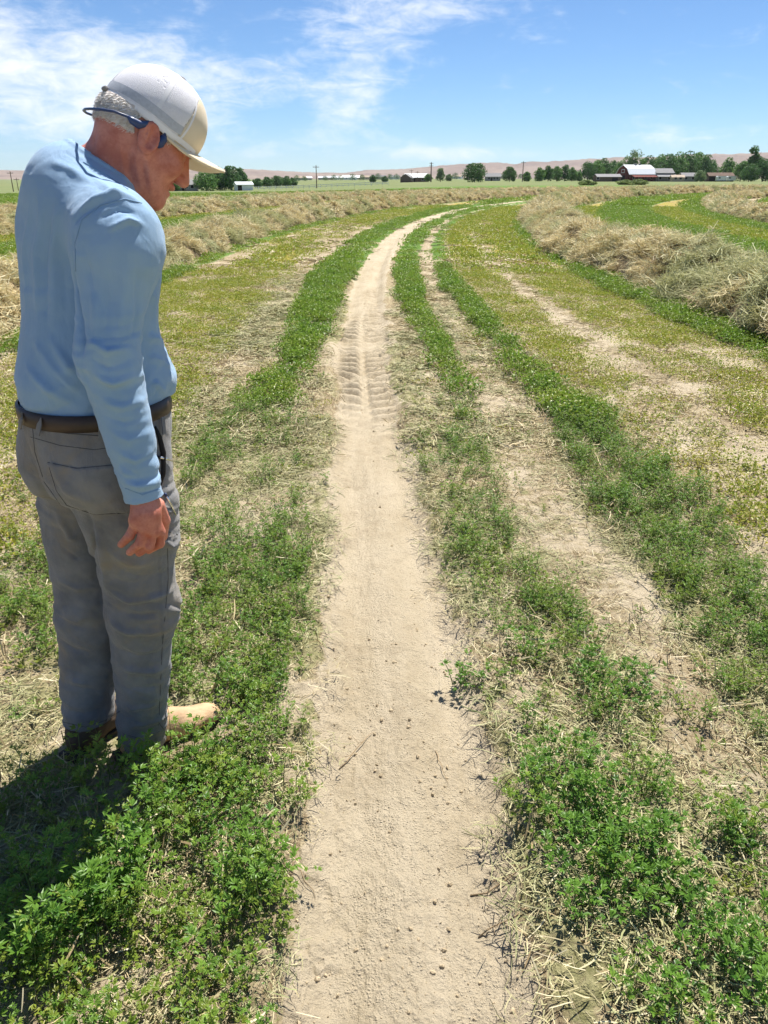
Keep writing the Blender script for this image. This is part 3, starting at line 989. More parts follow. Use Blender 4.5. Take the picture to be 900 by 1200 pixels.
M_CLOD = plain('soil_clod', (0.42, 0.335, 0.215), 0.95, 0.1, 0.25, 0.7)
C_CLOD = proto_coll('soil_clods', [rock_mesh('clod', M_CLOD, i) for i in range(8)])
x, y = pts_wedge(0.62, 6.5, 1500, NEARHALF)
m = field_masks(x, y)
keep = rng.random(len(x)) < (0.10 + 0.9 * m['soil'] * (0.25 + 0.75 * sst(fbm(x * 4, y * 4, 91, 3), .4, .62))) * np.clip(1.8 / np.hypot(x, y), 0, 1) ** 1.5
x, y = x[keep], y[keep]
n = len(x)
sc = 0.0011 + 0.0060 * rng.random(n) ** 9 + 0.0014 * rng.random(n) ** 2
scatter('soil_clods', np.stack([x, y, ground_z(x, y) + sc * .3], 1), rng.uniform(0, 6.28, (n, 3)), sc, C_CLOD, np.zeros(n), 'small crumbs and clods of dry soil along the wheel track', 'soil clods')


# ------------------------------------------------------------------ stand-alone alfalfa plants beside the track
def ground_at(px, py):
    a, b = (px - 450) / 900.0, (600 - py) / 900.0
    d = np.array([a, math.cos(PITCH) + b * math.sin(PITCH), -math.sin(PITCH) + b * math.cos(PITCH)])
    t = -CAM_H / d[2]
    return d[0] * t, d[1] * t


def clump(px, py, nst, h0, h1, spread, label, leaf=0.0165, lean=.6):
    x, y = ground_at(px, py)
    z = ground_z1(x, y)
    r = np.random.default_rng(int(px * 3 + py))
    st, lf = alfalfa_geo(r, nst, h0, h1, spread, leaf=leaf, lean=lean)
    root = empty('alfalfa_plant', (x, y, z - .004))
    tag(root, label, 'alfalfa plant', 'alfalfa plants standing alone by the track')
    link(bpy.data.objects.new('stems', geo_mesh('stems', [st], [M_STEM])), root)['kind'] = 'stuff'
    link(bpy.data.objects.new('leaves', geo_mesh('leaves', [lf], [M_LEAF])), root)['kind'] = 'stuff'


clump(648, 930, 24, .10, .17, .07, 'bushy alfalfa plant at the far end of the big right hand clump')
clump(690, 985, 30, .11, .19, .085, 'tallest alfalfa plant in the middle of the big right hand clump')
clump(742, 1010, 26, .10, .17, .08, 'alfalfa plant on the right side of the big right hand clump')
clump(700, 1062, 26, .09, .17, .075, 'alfalfa plant at the near end of the big right hand clump')
clump(775, 1050, 16, .06, .12, .06, 'low alfalfa plant trailing off right of the big clump')
clump(850, 1120, 22, .08, .15, .08, 'alfalfa plant near the lower right corner, left one')
clump(905, 1160, 24, .08, .15, .09, 'alfalfa plant cut off by the right edge, low in the picture')
clump(800, 1185, 14, .06, .11, .06, 'small alfalfa plant at the bottom edge, lower right')
clump(870, 985, 12, .05, .09, .05, 'small alfalfa sprig among dry clippings by the right edge')
clump(548, 795, 15, .05, .10, .05, 'small alfalfa tuft right on the edge of the wheel track')
clump(690, 800, 20, .06, .11, .06, 'alfalfa tuft between the two bare lines, left one')
clump(745, 822, 20, .06, .12, .06, 'alfalfa tuft between the two bare lines, right one')
clump(620, 770, 16, .05, .10, .06, 'alfalfa tuft above the big right hand clump')
clump(60, 1110, 22, .14, .24, .06, 'tall sunlit alfalfa plant in front of the shadow, lower left', .021)
clump(130, 1050, 20, .13, .22, .06, 'tall sunlit alfalfa plant at the edge of the shadow', .021)


M_TWIG = plain('dry_stem', (0.30, 0.22, 0.13), .9, .1, .3, 20)


def twig(px, py, px2, py2, rad, label):
    x, y = ground_at(px, py)
    x2, y2 = ground_at(px2, py2)
    root = empty('dry_stem', (x, y, ground_z1(x, y)))
    tag(root, label, 'dry stem', 'dry stems lying on the wheel track')
    r = random.Random(int(px + py))
    pts = []
    for k in range(7):
        t = k / 6
        qx, qy = x + (x2 - x) * t + r.uniform(-.006, .006), y + (y2 - y) * t + r.uniform(-.006, .006)
        pts.append((qx - x, qy - y, ground_z1(qx, qy) - root.location.z + rad * 1.2 + .010 * math.sin(t * 3.1)))
    mb = MB()
    mb.tube(pts, [rad, rad, rad * .9, rad * .85, rad * .8, rad * .6, rad * .3], 6)
    mb.build('stem', M_TWIG, root, True)
    for k in (2, 4):
        mb = MB()
        p = Vector(pts[k])
        mb.tube([p, p + Vector((r.uniform(-.02, .02), r.uniform(-.02, .02), .006)), p + Vector((r.uniform(-.04, .04), r.uniform(-.04, .04), .004))], [rad * .6, rad * .5, rad * .25], 5)
        mb.build('side_shoot', M_TWIG, root, True)


twig(398, 888, 440, 845, .0017, 'thin dark dry stem angled onto the left edge of the track')
twig(510, 870, 526, 905, .0013, 'short dry stem on the right half of the track')
twig(555, 1035, 640, 1012, .0022, 'long pale dry stem reaching from the big right hand clump onto the track')
twig(560, 1080, 640, 1060, .0018, 'dry stem on the right track edge nearest the bottom of the picture')
twig(330, 1010, 372, 1040, .0016, 'dry stem poking out of the left alfalfa onto the track')
# ------------------------------------------------------------------ hay windrows
C_HAY = proto_coll('hay_near', [strand_patch(120, 0.20, 0.12, 0.38, 0.0042, 0.1, M_HAY, 'hay_near', 0.7, flat=.45, ball=True) for i in range(7)])
C_HAYF = proto_coll('hay_far', [strand_patch(70, 0.36, 0.25, 0.7, 0.015, 0.1, M_HAY, 'hay_far', 0.6, flat=.45, ball=True) for i in range(6)])
M_MOUND = plain('shaded_hay_heap', (0.24, 0.18, 0.10), 0.95, 0.1, 0.35, 6.0, bump=1.0, bscale=30)  # coloured darker than the strands: painted shade for the gaps between them


def windrow(uc, hw, hgt, s0, s1, seed, label, near=True):
    """heap of hay along the circle u=uc, arc length s measured from the tangent point"""
    R = RAD - uc

    def surf(s, q):
        hn = 0.72 + 0.55 * fbm(s * 0.55, q * 1.1 + seed, seed, 3)
        wn = 0.80 + 0.4 * fbm(s * 0.45, 0 * s + seed * 3.0, seed + 5, 3)
        cen = 0.35 * (fbm(s * 0.16, 0 * s + 3.0 * seed, seed + 9, 2) - 0.5)
        prof = np.clip(1 - np.abs(q) ** 2.2, 0, 1) ** 0.75
        lump = (fbm(s * 2.2, q * 2.2 + seed, seed + 2, 3) - 0.5) * 0.46 * np.clip(1.1 - q * q, 0, 1)
        h = hgt * prof * hn + lump * prof
        uu = uc + cen + q * hw * wn
        th = s / (RAD - uc)
        rr = RAD - uu
        x = PC[0] - rr * np.cos(th)
        y = PC[1] + rr * np.sin(th)
        return x, y, h
    ns = int((s1 - s0) / 0.22)
    s, q = np.meshgrid(np.linspace(s0, s1, ns), np.linspace(-1, 1, 15), indexing='ij')
    x, y, h = surf(s.ravel(), q.ravel())
    d = np.hypot(x, y)
    z = ground_z(x, y) * 0 + h - 0.03 - 3.3 * 0
    z = z + ground_far(x, y)
    i = np.arange(ns - 1)[:, None] * 15 + np.arange(14)[None, :]
    F = np.stack([i, i + 15, i + 16, i + 1], -1).reshape(-1, 4)
    o = obj_np('hay_windrow', np.stack([x, y, z], 1), F, M_MOUND)
    tag(o, label, 'windrow', 'windrows of cut hay')
    for lo, hi, coll, dens, sc in ((0, 30, C_HAY, 26, (.6, 1.2)), (30, 75, C_HAYF, 15, (.45, .72)), (75, 220, C_HAYF, 6, (.6, .95))):
        n = int((s1 - s0) * 2.2 * hw * dens)
        ss = rng.uniform(s0, s1, n)
        qq = rng.uniform(-1.05, 1.05, n)
        x, y, h = surf(ss, np.clip(qq, -1, 1))
        d = np.hypot(x, y)
        az = np.arctan2(x, y)
        k = (d >= lo) & (d < hi) & (np.abs(az) < 0.62) & (y > 0)
        x, y, h, qq = x[k], y[k], h[k], qq[k]
        n = len(x)
        if n == 0:
            continue
        th = np.arctan2(y - PC[1], PC[0] - x)
        rot = np.stack([rng.normal(0, .35, n), rng.normal(0, .35, n), rng.uniform(0, 6.28, n)], 1)
        tint = 0.9 * sst(fbm(x * 1.3, y * 1.3, seed + 40, 3), .46, .66) + 0.15 * rng.random(n)
        scatter('hay_strands', np.stack([x, y, ground_far(x, y) + h - 0.02 + rng.uniform(-.03, .05, n)], 1), rot, rng.uniform(sc[0], sc[1], n), coll, tint, parent=o)


def ground_far(x, y):
    d = np.hypot(x, y)
    left = 1 - sst(np.arctan2(x, np.maximum(y, 0.1)), -0.22, 0.14)
    return -LEFT_DROP * left * np.clip((d - 70) / 280, 0, 1)


windrow(4.75, 0.80, 0.58, -9, 175, 3, 'nearest hay windrow right of the track, broad and shaggy')
windrow(-4.40, 0.68, 0.46, -12, 175, 7, 'nearest hay windrow left of the track, running behind the man')
windrow(-11.6, 0.72, 0.42, -12, 175, 12, 'second hay windrow left of the track, beyond the green strip')
windrow(13.3, 0.80, 0.46, 0, 165, 17, 'second hay windrow on the right, beyond the lush green strip')
windrow(-18.8, 0.8, 0.30, 10, 175, 23, 'farthest thin hay windrow on the left, before the green field edge')
# ------------------------------------------------------------------ hills
def build_hills():
    az = np.radians(np.linspace(-75, 75, 700))
    rr = np.linspace(0, 1, 46)
    px = 450 + 900 * np.tan(az) / 0.917
    tp = np.interp(px, [-900, -200, 0, 120, 290, 330, 370, 400, 430, 470, 500, 540, 575, 600, 650, 690, 760, 840, 900, 1300, 1900],
                   [8, 8, 8, 9, 9.5, 8, 6.5, 6, 8.5, 10, 12, 14.5, 16.5, 15.5, 17.5, 18.5, 21, 23, 24, 16, 10])
    A, T = np.meshgrid(az, rr, indexing='ij')
    top = np.repeat(tp[:, None], 46, 1) / 1070.0
    d = 4600 + 2600 * T
    a_, d_ = A.ravel(), d.ravel()
    x, y = np.sin(a_) * d_ / 1.0, np.cos(a_) * d_
    rise = sst(T.ravel(), 0.0, 0.85)
    gul = fbm(a_ * 46, T.ravel() * 2.2, 4, 4) - 0.5
    rid = 1 - np.abs(fbm(a_ * 90 + 3 * gul, T.ravel() * 1.2, 14, 3) * 2 - 1)
    h = top.ravel() * 7000 * 1.18 * (rise * (0.96 + 0.16 * gul)) + (rid - 0.6) * 26 * np.sin(np.clip(T.ravel(), 0, 1) * math.pi) * (top.ravel() / 0.016)
    z = h - 4 - 8 * (T.ravel() < 0.01)
    n, k = 700, 46
    i = np.arange(n - 1)[:, None] * k + np.arange(k - 1)[None, :]
    F = np.stack([i, i + 1, i + k + 1, i + k], -1).reshape(-1, 4)[:, ::-1]
    m, t, b, out = new_mat('dry_hills')
    tc = t.nodes.new('ShaderNodeTexCoord')
    nn = noise_n(t, tc.outputs['Object'], 0.0016, 6, 0.6)
    n2 = noise_n(t, tc.outputs['Object'], 0.006, 5, 0.65)
    c = mix_n(t, map_n(t, nn, 0.35, 0.65), (0.20, 0.150, 0.122), (0.27, 0.21, 0.165))
    c = mix_n(t, math_n(t, 'MULTIPLY', map_n(t, n2, 0.52, 0.68), 0.6), c, (0.15, 0.12, 0.105))
    setcol(t, b.inputs['Base Color'], c)
    b.inputs['Roughness'].default_value = 1.0
    b.inputs['Specular IOR Level'].default_value = 0.0
    o = obj_np('hills', np.stack([x, y, z], 1), F, m)
    tag(o, 'long bare dry hills along the horizon', 'hills', kind='structure')


build_hills()

# ------------------------------------------------------------------ trees
def tree_leaf(name, dark, light):
    return leaf_mat(name, tuple(c * 1.4 for c in dark), tuple(c * 1.6 for c in light), light, trans=0.25, rough=0.6, spec=0.2)


M_TREE = [tree_leaf('tree_leaf_deep', (0.024, 0.060, 0.018), (0.070, 0.140, 0.038)),
          tree_leaf('tree_leaf_mid', (0.038, 0.088, 0.024), (0.110, 0.200, 0.050)),
          tree_leaf('tree_leaf_pale', (0.060, 0.095, 0.040), (0.16, 0.22, 0.095)),
          tree_leaf('shrub_leaf', (0.07, 0.10, 0.03), (0.19, 0.23, 0.08))]
M_BARK = plain('bark', (0.10, 0.078, 0.056), 0.95, 0.1, 0.3, 2.0)


def tree(px, d, hpx, wpx, label, tone=0, shape='round', group='trees around the farmsteads', cat='tree', name='tree', dens=1.0, base=0.12, zofs=0.0):
    c = at(px, d)
    h = hpx * d / 1070.0
    w = wpx * d / 981.0
    r = np.random.default_rng(int(px * 7 + d))
    root = empty(name, (c.x, c.y, c.z + zofs))
    tag(root, label, cat, group)
    tb = MB()
    tr = max(0.05, h * 0.022)
    tb.tube([(0, 0, -0.3), (0.01 * h, 0, h * .2), (-0.01 * h, 0.01 * h, h * .45), (0, 0, h * .75)], [tr * 1.25, tr, tr * .7, tr * .25], 7)
    for k in range(5):
        a = k * 1.26 + r.uniform(0, .6)
        z0 = h * (.18 + .09 * k)
        L = w * r.uniform(.25, .4)
        tb.tube([(0, 0, z0), (math.cos(a) * L * .5, math.sin(a) * L * .5, z0 + h * .12), (math.cos(a) * L, math.sin(a) * L, z0 + h * .26)], [tr * .5, tr * .33, tr * .12], 5)
    tb.build('trunk', M_BARK, root)
    lobes = []
    nl = int(9 + 7 * dens)
    for k in range(nl):
        t = (k + .5) / nl
        zz = h * (base + .1 + (.86 - base - .1) * t)
        if shape == 'round':
            ww = w * .5 * math.sin(math.pi * (0.18 + 0.72 * t)) ** 0.7
        elif shape == 'column':
            ww = w * .5 * (1 - .55 * t)
        else:
            ww = w * .5 * (0.55 + 0.5 * math.sin(t * 5 + px) * .5 + .25)
        a = k * 2.4 + r.uniform(-.4, .4)
        rad = ww * r.uniform(.35, .72)
        off = max(ww - rad * .8, 0)
        lobes.append((math.cos(a) * off, math.sin(a) * off, zz * r.uniform(.8, 1.05), rad, min(rad * r.uniform(.75, 1.0), h * .2)))
    lobes.append((0, 0, h * .5, w * .3, h * .3))
    lobes.append((r.uniform(-.1, .1) * w, 0, h * .86, w * .2, h * .12))
    N = int(2300 * dens)
    li = r.integers(0, len(lobes), N)
    Lb = np.array(lobes)[li]
    dirs = unit(r.normal(0, 1, (N, 3)))
    rad = r.uniform(.45, 1.08, N) ** 0.6
    C = Lb[:, :3] + dirs * np.stack([Lb[:, 3], Lb[:, 3], Lb[:, 4]], 1) * rad[:, None]
    C[:, 2] = np.clip(C[:, 2], h * base * .8, h * 1.02)
    s = (0.28 + 0.021 * h) * r.uniform(.6, 1.3, N)
    nrm = unit(dirs + r.normal(0, .5, (N, 3)))
    D = np.cross(nrm, r.normal(0, 1, (N, 3)))
    lob_tone = r.uniform(-.22, .22, len(lobes))[li]
    lv = np.clip(.45 + lob_tone + r.normal(0, .2, N), 0, 1)
    V, F, lvv = tri_leaves(C - unit(D) * s[:, None] * .5, D, nrm, s * 1.15, s * .55, lv, 0.1)
    me = geo_mesh('crown', [(V, F, lvv)], [M_TREE[tone]])
    link(bpy.data.objects.new('crown', me), root)
    return root


# left farmstead
tree(203, 345, 13, 18, 'small bushy tree beside the grey roofed house, next to the face', 1)
tree(241, 350, 24, 30, 'bright green round tree left of the dark trees by the white shed', 1, base=.03, dens=1.4)
tree(257, 362, 29, 24, 'dark tree in the middle of the clump by the white shed', 0, 'round', base=.03, dens=1.4)
tree(271, 358, 30, 24, 'tall dark tree just left of the white shed roof', 0, 'round', base=.03, dens=1.4)
tree(283, 366, 27, 19, 'slim dark tree right behind the white shed', 0, 'round', base=.03, dens=1.3)
for i, (px, h, w) in enumerate(((301, 11, 14), (313, 12, 15), (324, 13, 16), (335, 12.5, 15), (343, 10, 12))):
    tree(px, 420 + 6 * i, h + 1, w, ['leftmost', 'second', 'third', 'fourth', 'rightmost'][i] + ' tree in the low row right of the white shed', 0, 'round', 'low tree row by the shed')
# middle
for px, d, h, w, lab in ((437, 560, 10, 9, 'small dark tree left of the white roofed barn, left one'), (451, 560, 8, 8, 'small dark tree left of the white roofed barn, right one'),
                         (474, 540, 9, 8, 'small tree at the left end of the white roofed barn')):
    tree(px, d, h, w, lab, 0)
tree(502, 520, 10, 11, 'small green tree at the right end of the white roofed barn', 1)
tree(516, 500, 17, 13, 'pale feathery tree right of the white roofed barn', 2, 'column')
tree(526, 520, 9, 9, 'small pale bush left of the big round tree', 2)
tree(556, 380, 23, 30, 'big dark round tree standing alone in the middle of the horizon', 0, 'round', dens=1.7, base=.04)
tree(597, 430, 18, 19, 'medium round tree left of the tall power pole', 0, 'round', dens=1.2, base=.06)
tree(617, 440, 12, 11, 'small round tree just right of the tall power pole', 1, 'round', base=.06)
for i, (px, h, w, tn) in enumerate(((632, 17, 14, 1), (642, 19, 15, 0), (652, 18.5, 14, 1), (661, 20, 15, 0), (670, 17, 13, 1), (677, 12, 12, 1))):
    tree(px, 470 + 5 * i, h, w, ['first', 'second', 'third', 'fourth', 'fifth', 'last'][i] + ' tree from the left in the grove left of the low grey shed', tn, 'round', 'grove left of the low shed', base=.05)
# behind the barn
rows = ((688, 23, 18, 0), (698, 25, 18, 1), (707, 27, 16, 0), (717, 24, 18, 0), (726, 24, 17, 1), (749, 27, 18, 1), (760, 30, 20, 0), (771, 31, 20, 1), (782, 32, 21, 0), (792, 34, 22, 1), (803, 35, 22, 0), (814, 34, 22, 1), (824, 31, 20, 0), (832, 25, 15, 0))
names = ['first', 'second', 'third', 'fourth', 'fifth', 'sixth', 'seventh', 'eighth', 'ninth', 'tenth', 'eleventh', 'twelfth', 'thirteenth', 'fourteenth']
for i, (px, h, w, tn) in enumerate(rows):
    tree(px, 500 + 7 * (i % 4), h * 1.04, w * 1.25, names[i] + ' from the left of the leafy trees behind the red barn', tn, 'round', 'trees behind the red barn', base=.05, dens=1.15)
tree(738, 498, 38, 22, 'tall thin pale tree rising above the left end of the red barn', 2, 'open', base=.35, dens=.75)
tree(820, 425, 14, 15, 'light green bush in front of the grey roofed sheds', 2, 'round', base=.02)
for i, (px, d, h, w, tn, sh) in enumerate(((852, 470, 29, 22, 1, 'round'), (867, 455, 25, 20, 1, 'round'), (880, 470, 43, 24, 0, 'open'), (877, 420, 22, 22, 0, 'round'), (893, 425, 28, 24, 0, 'round'), (907, 430, 30, 26, 1, 'round'))):
    tree(px, d, h, w, ['rounded tree above the white trailers', 'lower tree right of the white trailers', 'tallest dark tree near the right edge, leaning right',
                       'low dark tree beneath the tallest tree', 'dark tree at the right edge of the picture', 'partly cut off tree at the right edge'][i], tn, sh, 'trees at the right edge', base=.05, dens=1.3)
# weedy shrubs at the field edge
for px, d, h, w, lab in ((688, 205, 5.5, 22, 'green weedy shrub at the field edge under the low grey shed'), (732, 220, 6, 20, 'brownish green shrub in front of the red barn, left one'),
                         (748, 215, 6.5, 22, 'brownish green shrub in front of the red barn, right one')):
    tree(px, d, h, w, lab, 3, 'round', 'weedy shrubs by the barn', 'shrub', 'shrub', base=.0)

# ------------------------------------------------------------------ buildings
M_WHITE = plain('white_paint', (0.74, 0.74, 0.72), 0.6, 0.3, 0.06)
M_WROOF = plain('white_metal_roof', (0.80, 0.81, 0.82), 0.35, 0.5, 0.05)
M_RED = plain('barn_red', (0.16, 0.050, 0.040), 0.85, 0.15, 0.2)
M_GREYR = plain('grey_shingle', (0.25, 0.245, 0.24), 0.9, 0.2, 0.15)
M_GREYW = plain('grey_siding', (0.30, 0.29, 0.27), 0.85, 0.2, 0.12)
M_TAN = plain('tan_siding', (0.42, 0.34, 0.25), 0.85, 0.2, 0.12)
M_DARK = plain('dark_opening', (0.022, 0.020, 0.019), 0.8, 0.2, 0.1)
M_BROWN = plain('brown_boards', (0.15, 0.105, 0.08), 0.9, 0.15, 0.25)
M_POLE = plain('weathered_pole', (0.17, 0.125, 0.09), 0.9, 0.15, 0.2)


def box_part(name, mat, parent, *b):
    m = MB()
    m.box(*b)
    return m.build(name, mat, parent)


def windows(root, xs, z, w, h, y, mat_frame=None):
    for x in xs:
        f = box_part('window', mat_frame or M_WHITE, root, x - w / 2 - .1, x + w / 2 + .1, y - .06, y + .04, z - .1, z + h + .1)
        box_part('pane', M_DARK, f, x - w / 2, x + w / 2, y - .09, y - .055, z, z + h)


def gable_house(name, px, d, L, W, eave, ridge, rz, wall, roof, label, cat, wins=(), door=None, over=.35, zofs=0.0):
    """ridge along local x; the side at -y faces the viewer"""
    c = at(px, d)
    root = empty(name, (c.x, c.y, c.z + zofs), rz)
    tag(root, label, cat)
    m = MB()
    prof = [(-W / 2, -.4), (W / 2, -.4), (W / 2, eave), (0, ridge), (-W / 2, eave)]
    v0 = [(-L / 2, y, z) for y, z in prof]
    v1 = [(L / 2, y, z) for y, z in prof]
    n = 5
    m.add(v0 + v1, [tuple(range(n))[::-1], tuple(range(n, 2 * n))] + [(i, (i + 1) % n, n + (i + 1) % n, n + i) for i in range(n) if i not in (2, 3)])
    m.build('wall', wall, root)
    sl = (ridge - eave) / (W / 2)
    for s in (-1, 1):
        m = MB()
        y1 = s * (W / 2 + over)
        z1 = eave - sl * over
        x0, x1 = -L / 2 - over, L / 2 + over
        m.add([(x0, 0, ridge + .02), (x1, 0, ridge + .02), (x1, y1, z1 + .02), (x0, y1, z1 + .02), (x0, 0, ridge + .2), (x1, 0, ridge + .2), (x1, y1, z1 + .2), (x0, y1, z1 + .2)],
              [(0, 1, 2, 3), (7, 6, 5, 4), (0, 4, 5, 1), (1, 5, 6, 2), (2, 6, 7, 3), (3, 7, 4, 0)])
        m.build('roof', roof, root)
    windows(root, wins, 1.0, 1.3, 1.2, -W / 2)
    if door is not None:
        f = box_part('door', M_DARK, root, door[0] - door[1] / 2, door[0] + door[1] / 2, -W / 2 - .05, -W / 2 + .03, -.3, door[2])
    return root


# left: white shed, grey roofed house
gable_house('shed', 285, 349, 6.8, 5.0, 2.3, 3.2, math.radians(24), M_WHITE, M_WROOF, 'small white metal shed with pale roof at the edge of the trees', 'shed', door=(-2.2, 1.8, 2.0))
gable_house('house', 218, 352, 9.5, 7.5, 2.4, 4.2, math.radians(6), M_GREYW, M_GREYR, 'low house with grey shingle roof seen past the face', 'house', wins=(-2.6, .4, 2.8), door=(-.9, 1.0, 2.0))
# middle: long white roofed barn and houses
gable_house('barn', 488, 545, 15, 9, 2.8, 4.9, math.radians(5), M_BROWN, M_WROOF, 'long brown barn with a white roof in the middle distance', 'barn', wins=(3.5, 6.0), door=(-3, 3.2, 2.4))
gable_house('house', 477, 532, 6, 7, 2.6, 4.8, math.radians(70), M_BROWN, M_GREYR, 'brown gabled end house in front of the white roofed barn', 'house', wins=(0,))
gable_house('house', 577, 560, 10, 7, 2.6, 4.6, math.radians(-4), M_GREYW, M_GREYR, 'grey house half hidden between the lone tree and power pole', 'house', wins=(-2.5, 1, 3), door=(-.8, 1.0, 2.0))


def gambrel_barn():
    c = at(744, 450)
    root = empty('barn', (c.x, c.y, c.z), math.radians(22))
    tag(root, 'red gambrel barn with a bright white roof among the trees', 'barn')
    L, W = 17.0, 11.0
    prof = [(-W / 2, -.4), (W / 2, -.4), (W / 2, 3.3), (W / 2 * .62, 6.2), (0, 8.0), (-W / 2 * .62, 6.2), (-W / 2, 3.3)]
    n = len(prof)
    m = MB()
    v0 = [(-L / 2, y, z) for y, z in prof]
    v1 = [(L / 2, y, z) for y, z in prof]
    m.add(v0 + v1, [tuple(range(n))[::-1], tuple(range(n, 2 * n)), (0, 1, n + 1, n), (1, 2, n + 2, n + 1), (0, n, 2 * n - 1, n - 1)])
    m.build('wall', M_RED, root)
    for a, b2 in ((2, 3), (3, 4), (4, 5), (5, 6)):
        (ya, za), (yb, zb) = prof[a], prof[b2]
        k = 1.08
        x0, x1 = -L / 2 - .5, L / 2 + .5
        m = MB()
        m.add([(x0, ya * k, za + .03), (x1, ya * k, za + .03), (x1, yb * k, zb + .03), (x0, yb * k, zb + .03), (x0, ya * k, za + .22), (x1, ya * k, za + .22), (x1, yb * k, zb + .22), (x0, yb * k, zb + .22)],
              [(0, 3, 2, 1), (4, 5, 6, 7), (0, 1, 5, 4), (1, 2, 6, 5), (2, 3, 7, 6), (3, 0, 4, 7)])
        m.build('roof', M_WROOF, root)
    box_part('roof_vent', M_GREYR, root, -1.6, -.4, -.6, .6, 7.9, 8.9)
    box_part('roof_vent', M_GREYR, root, 1.2, 2.2, -.5, .5, 7.9, 8.7)
    # gable end faces local -x
    m = MB()
    m.box(-L / 2 - .08, -L / 2 + .02, -1.3, 1.3, 4.2, 6.0)
    hd = m.build('hay_door', M_WHITE, root)
    m = MB()
    m.box(-L / 2 - .12, -L / 2 - .07, -1.0, 1.0, 4.45, 5.75)
    m.build('door_panel', M_RED, hd)
    m = MB()
    m.box(-L / 2 - .06, -L / 2 + .02, -2.0, 2.0, -.3, 3.0)
    m.build('door', M_DARK, root)
    windows(root, (-5.5, -1.5, 2.5, 6.0), 1.2, 1.1, 1.2, -W / 2)
    m = MB()
    m.add([(-L / 2 + 1, -W / 2 - 3.2, 2.1), (L / 2 - .4, -W / 2 - 3.2, 2.1), (L / 2 - .4, -W / 2 - .02, 3.1), (-L / 2 + 1, -W / 2 - .02, 3.1),
           (-L / 2 + 1, -W / 2 - 3.2, 2.25), (L / 2 - .4, -W / 2 - 3.2, 2.25), (L / 2 - .4, -W / 2 - .02, 3.25), (-L / 2 + 1, -W / 2 - .02, 3.25)],
          [(0, 3, 2, 1), (4, 5, 6, 7), (0, 1, 5, 4), (1, 2, 6, 5), (2, 3, 7, 6), (3, 0, 4, 7)])
    m.build('lean_to', M_RED, root)
    for xx in (-7, -3, 1, 5, 8):
        box_part('post', M_BROWN, root, xx - .12, xx + .12, -W / 2 - 3.1, -W / 2 - 2.9, -.4, 2.1)


gambrel_barn()
gable_house('shed', 711, 440, 12.5, 8, 2.2, 3.5, math.radians(2), M_BROWN, M_GREYR, 'long low shed with grey roof left of the red barn', 'shed', wins=(-6,), door=(3, 3, 2.0))
h = gable_house('house', 775, 452, 9.5, 8, 4.2, 6.3, math.radians(4), M_GREYW, M_GREYR, 'two tier grey roofed annex right of the red barn', 'house', wins=(-2.5, 2.5))
m = MB()
m.add([(-5, -7.2, 2.2), (5.6, -7.2, 2.2), (5.6, -4.02, 3.3), (-5, -4.02, 3.3), (-5, -7.2, 2.4), (5.6, -7.2, 2.4), (5.6, -4.02, 3.5), (-5, -4.02, 3.5)],
      [(0, 3, 2, 1), (4, 5, 6, 7), (0, 1, 5, 4), (1, 2, 6, 5), (2, 3, 7, 6), (3, 0, 4, 7)])
m.build('porch_roof', M_GREYR, h)
for xx in (-4.6, -1.2, 2.2, 5.2):
    box_part('post', M_GREYW, h, xx - .1, xx + .1, -7.1, -6.9, -.4, 2.2)
gable_house('house', 793, 428, 6, 5, 2.0, 3.0, math.radians(-8), M_TAN, M_TAN, 'small tan outbuilding right of the barn annex', 'outbuilding', wins=(-1.2, 1.2))
gable_house('house', 806, 436, 8, 6, 2.5, 4.1, math.radians(-3), M_GREYW, M_GREYR, 'grey roofed outbuilding left of the light green bush', 'outbuilding', wins=(-2, 1.5))
gable_house('shed', 842, 445, 13, 7, 2.7, 4.2, math.radians(-2), M_BROWN, M_BROWN, 'dark brown open sided shed behind the white trailers', 'shed', door=(-3.5, 6, 2.4))


def trailer(px, d, L, label):
    c = at(px, d)
    root = empty('trailer', (c.x, c.y, c.z), math.radians(4))
    tag(root, label, 'trailer', 'white trailers by the brown shed')
    m = MB()
    m.prism([(-L / 2, .55), (L / 2 - .5, .55), (L / 2, 1.0), (L / 2 - .1, 2.4), (L / 2 - .4, 2.6), (-L / 2 + .3, 2.6), (-L / 2, 2.4)][::1], -1.1, 1.1)
    m.build('body', M_WHITE, root)
    for xx in (-.4, .4):
        w = MB()
        w.tube([(xx, -1.15, .35), (xx, -.95, .35)], .35, 12)
        w.build('wheel', M_DARK, root)
    box_part('window', M_DARK, root, -L / 4 - .5, -L / 4 + .5, -1.13, -1.09, 1.5, 2.1)
    box_part('hitch', M_DARK, root, L / 2 - .2, L / 2 + .9, -.08, .08, .4, .54)


trailer(844, 424, 4.4, 'white trailer parked nearer the light green bush')
trailer(856, 426, 4.4, 'white trailer parked nearer the right edge trees')


def pole(px, d, hpx, label, arms=1, thick=.16):
    c = at(px, d)
    h = hpx * d / 1070.0
    root = empty('utility_pole', tuple(c))
    tag(root, label, 'utility pole', 'utility poles on the horizon')
    m = MB()
    m.tube([(0, 0, -.5), (0, 0, h * .5), (0, 0, h)], [thick * 1.2, thick, thick * .8], 8)
    m.build('pole', M_POLE, root)
    for k in range(arms):
        z = h - .7 - 1.3 * k
        box_part('crossarm', M_POLE, root, -1.2, 1.2, -.28, -.16, z - .08, z + .08)
        for xx in (-1.05, -.4, .4, 1.05):
            i = MB()
            i.tube([(xx, -.22, z + .08), (xx, -.22, z + .32)], [.06, .09], 6)
            i.build('insulator', M_GREYW, root)


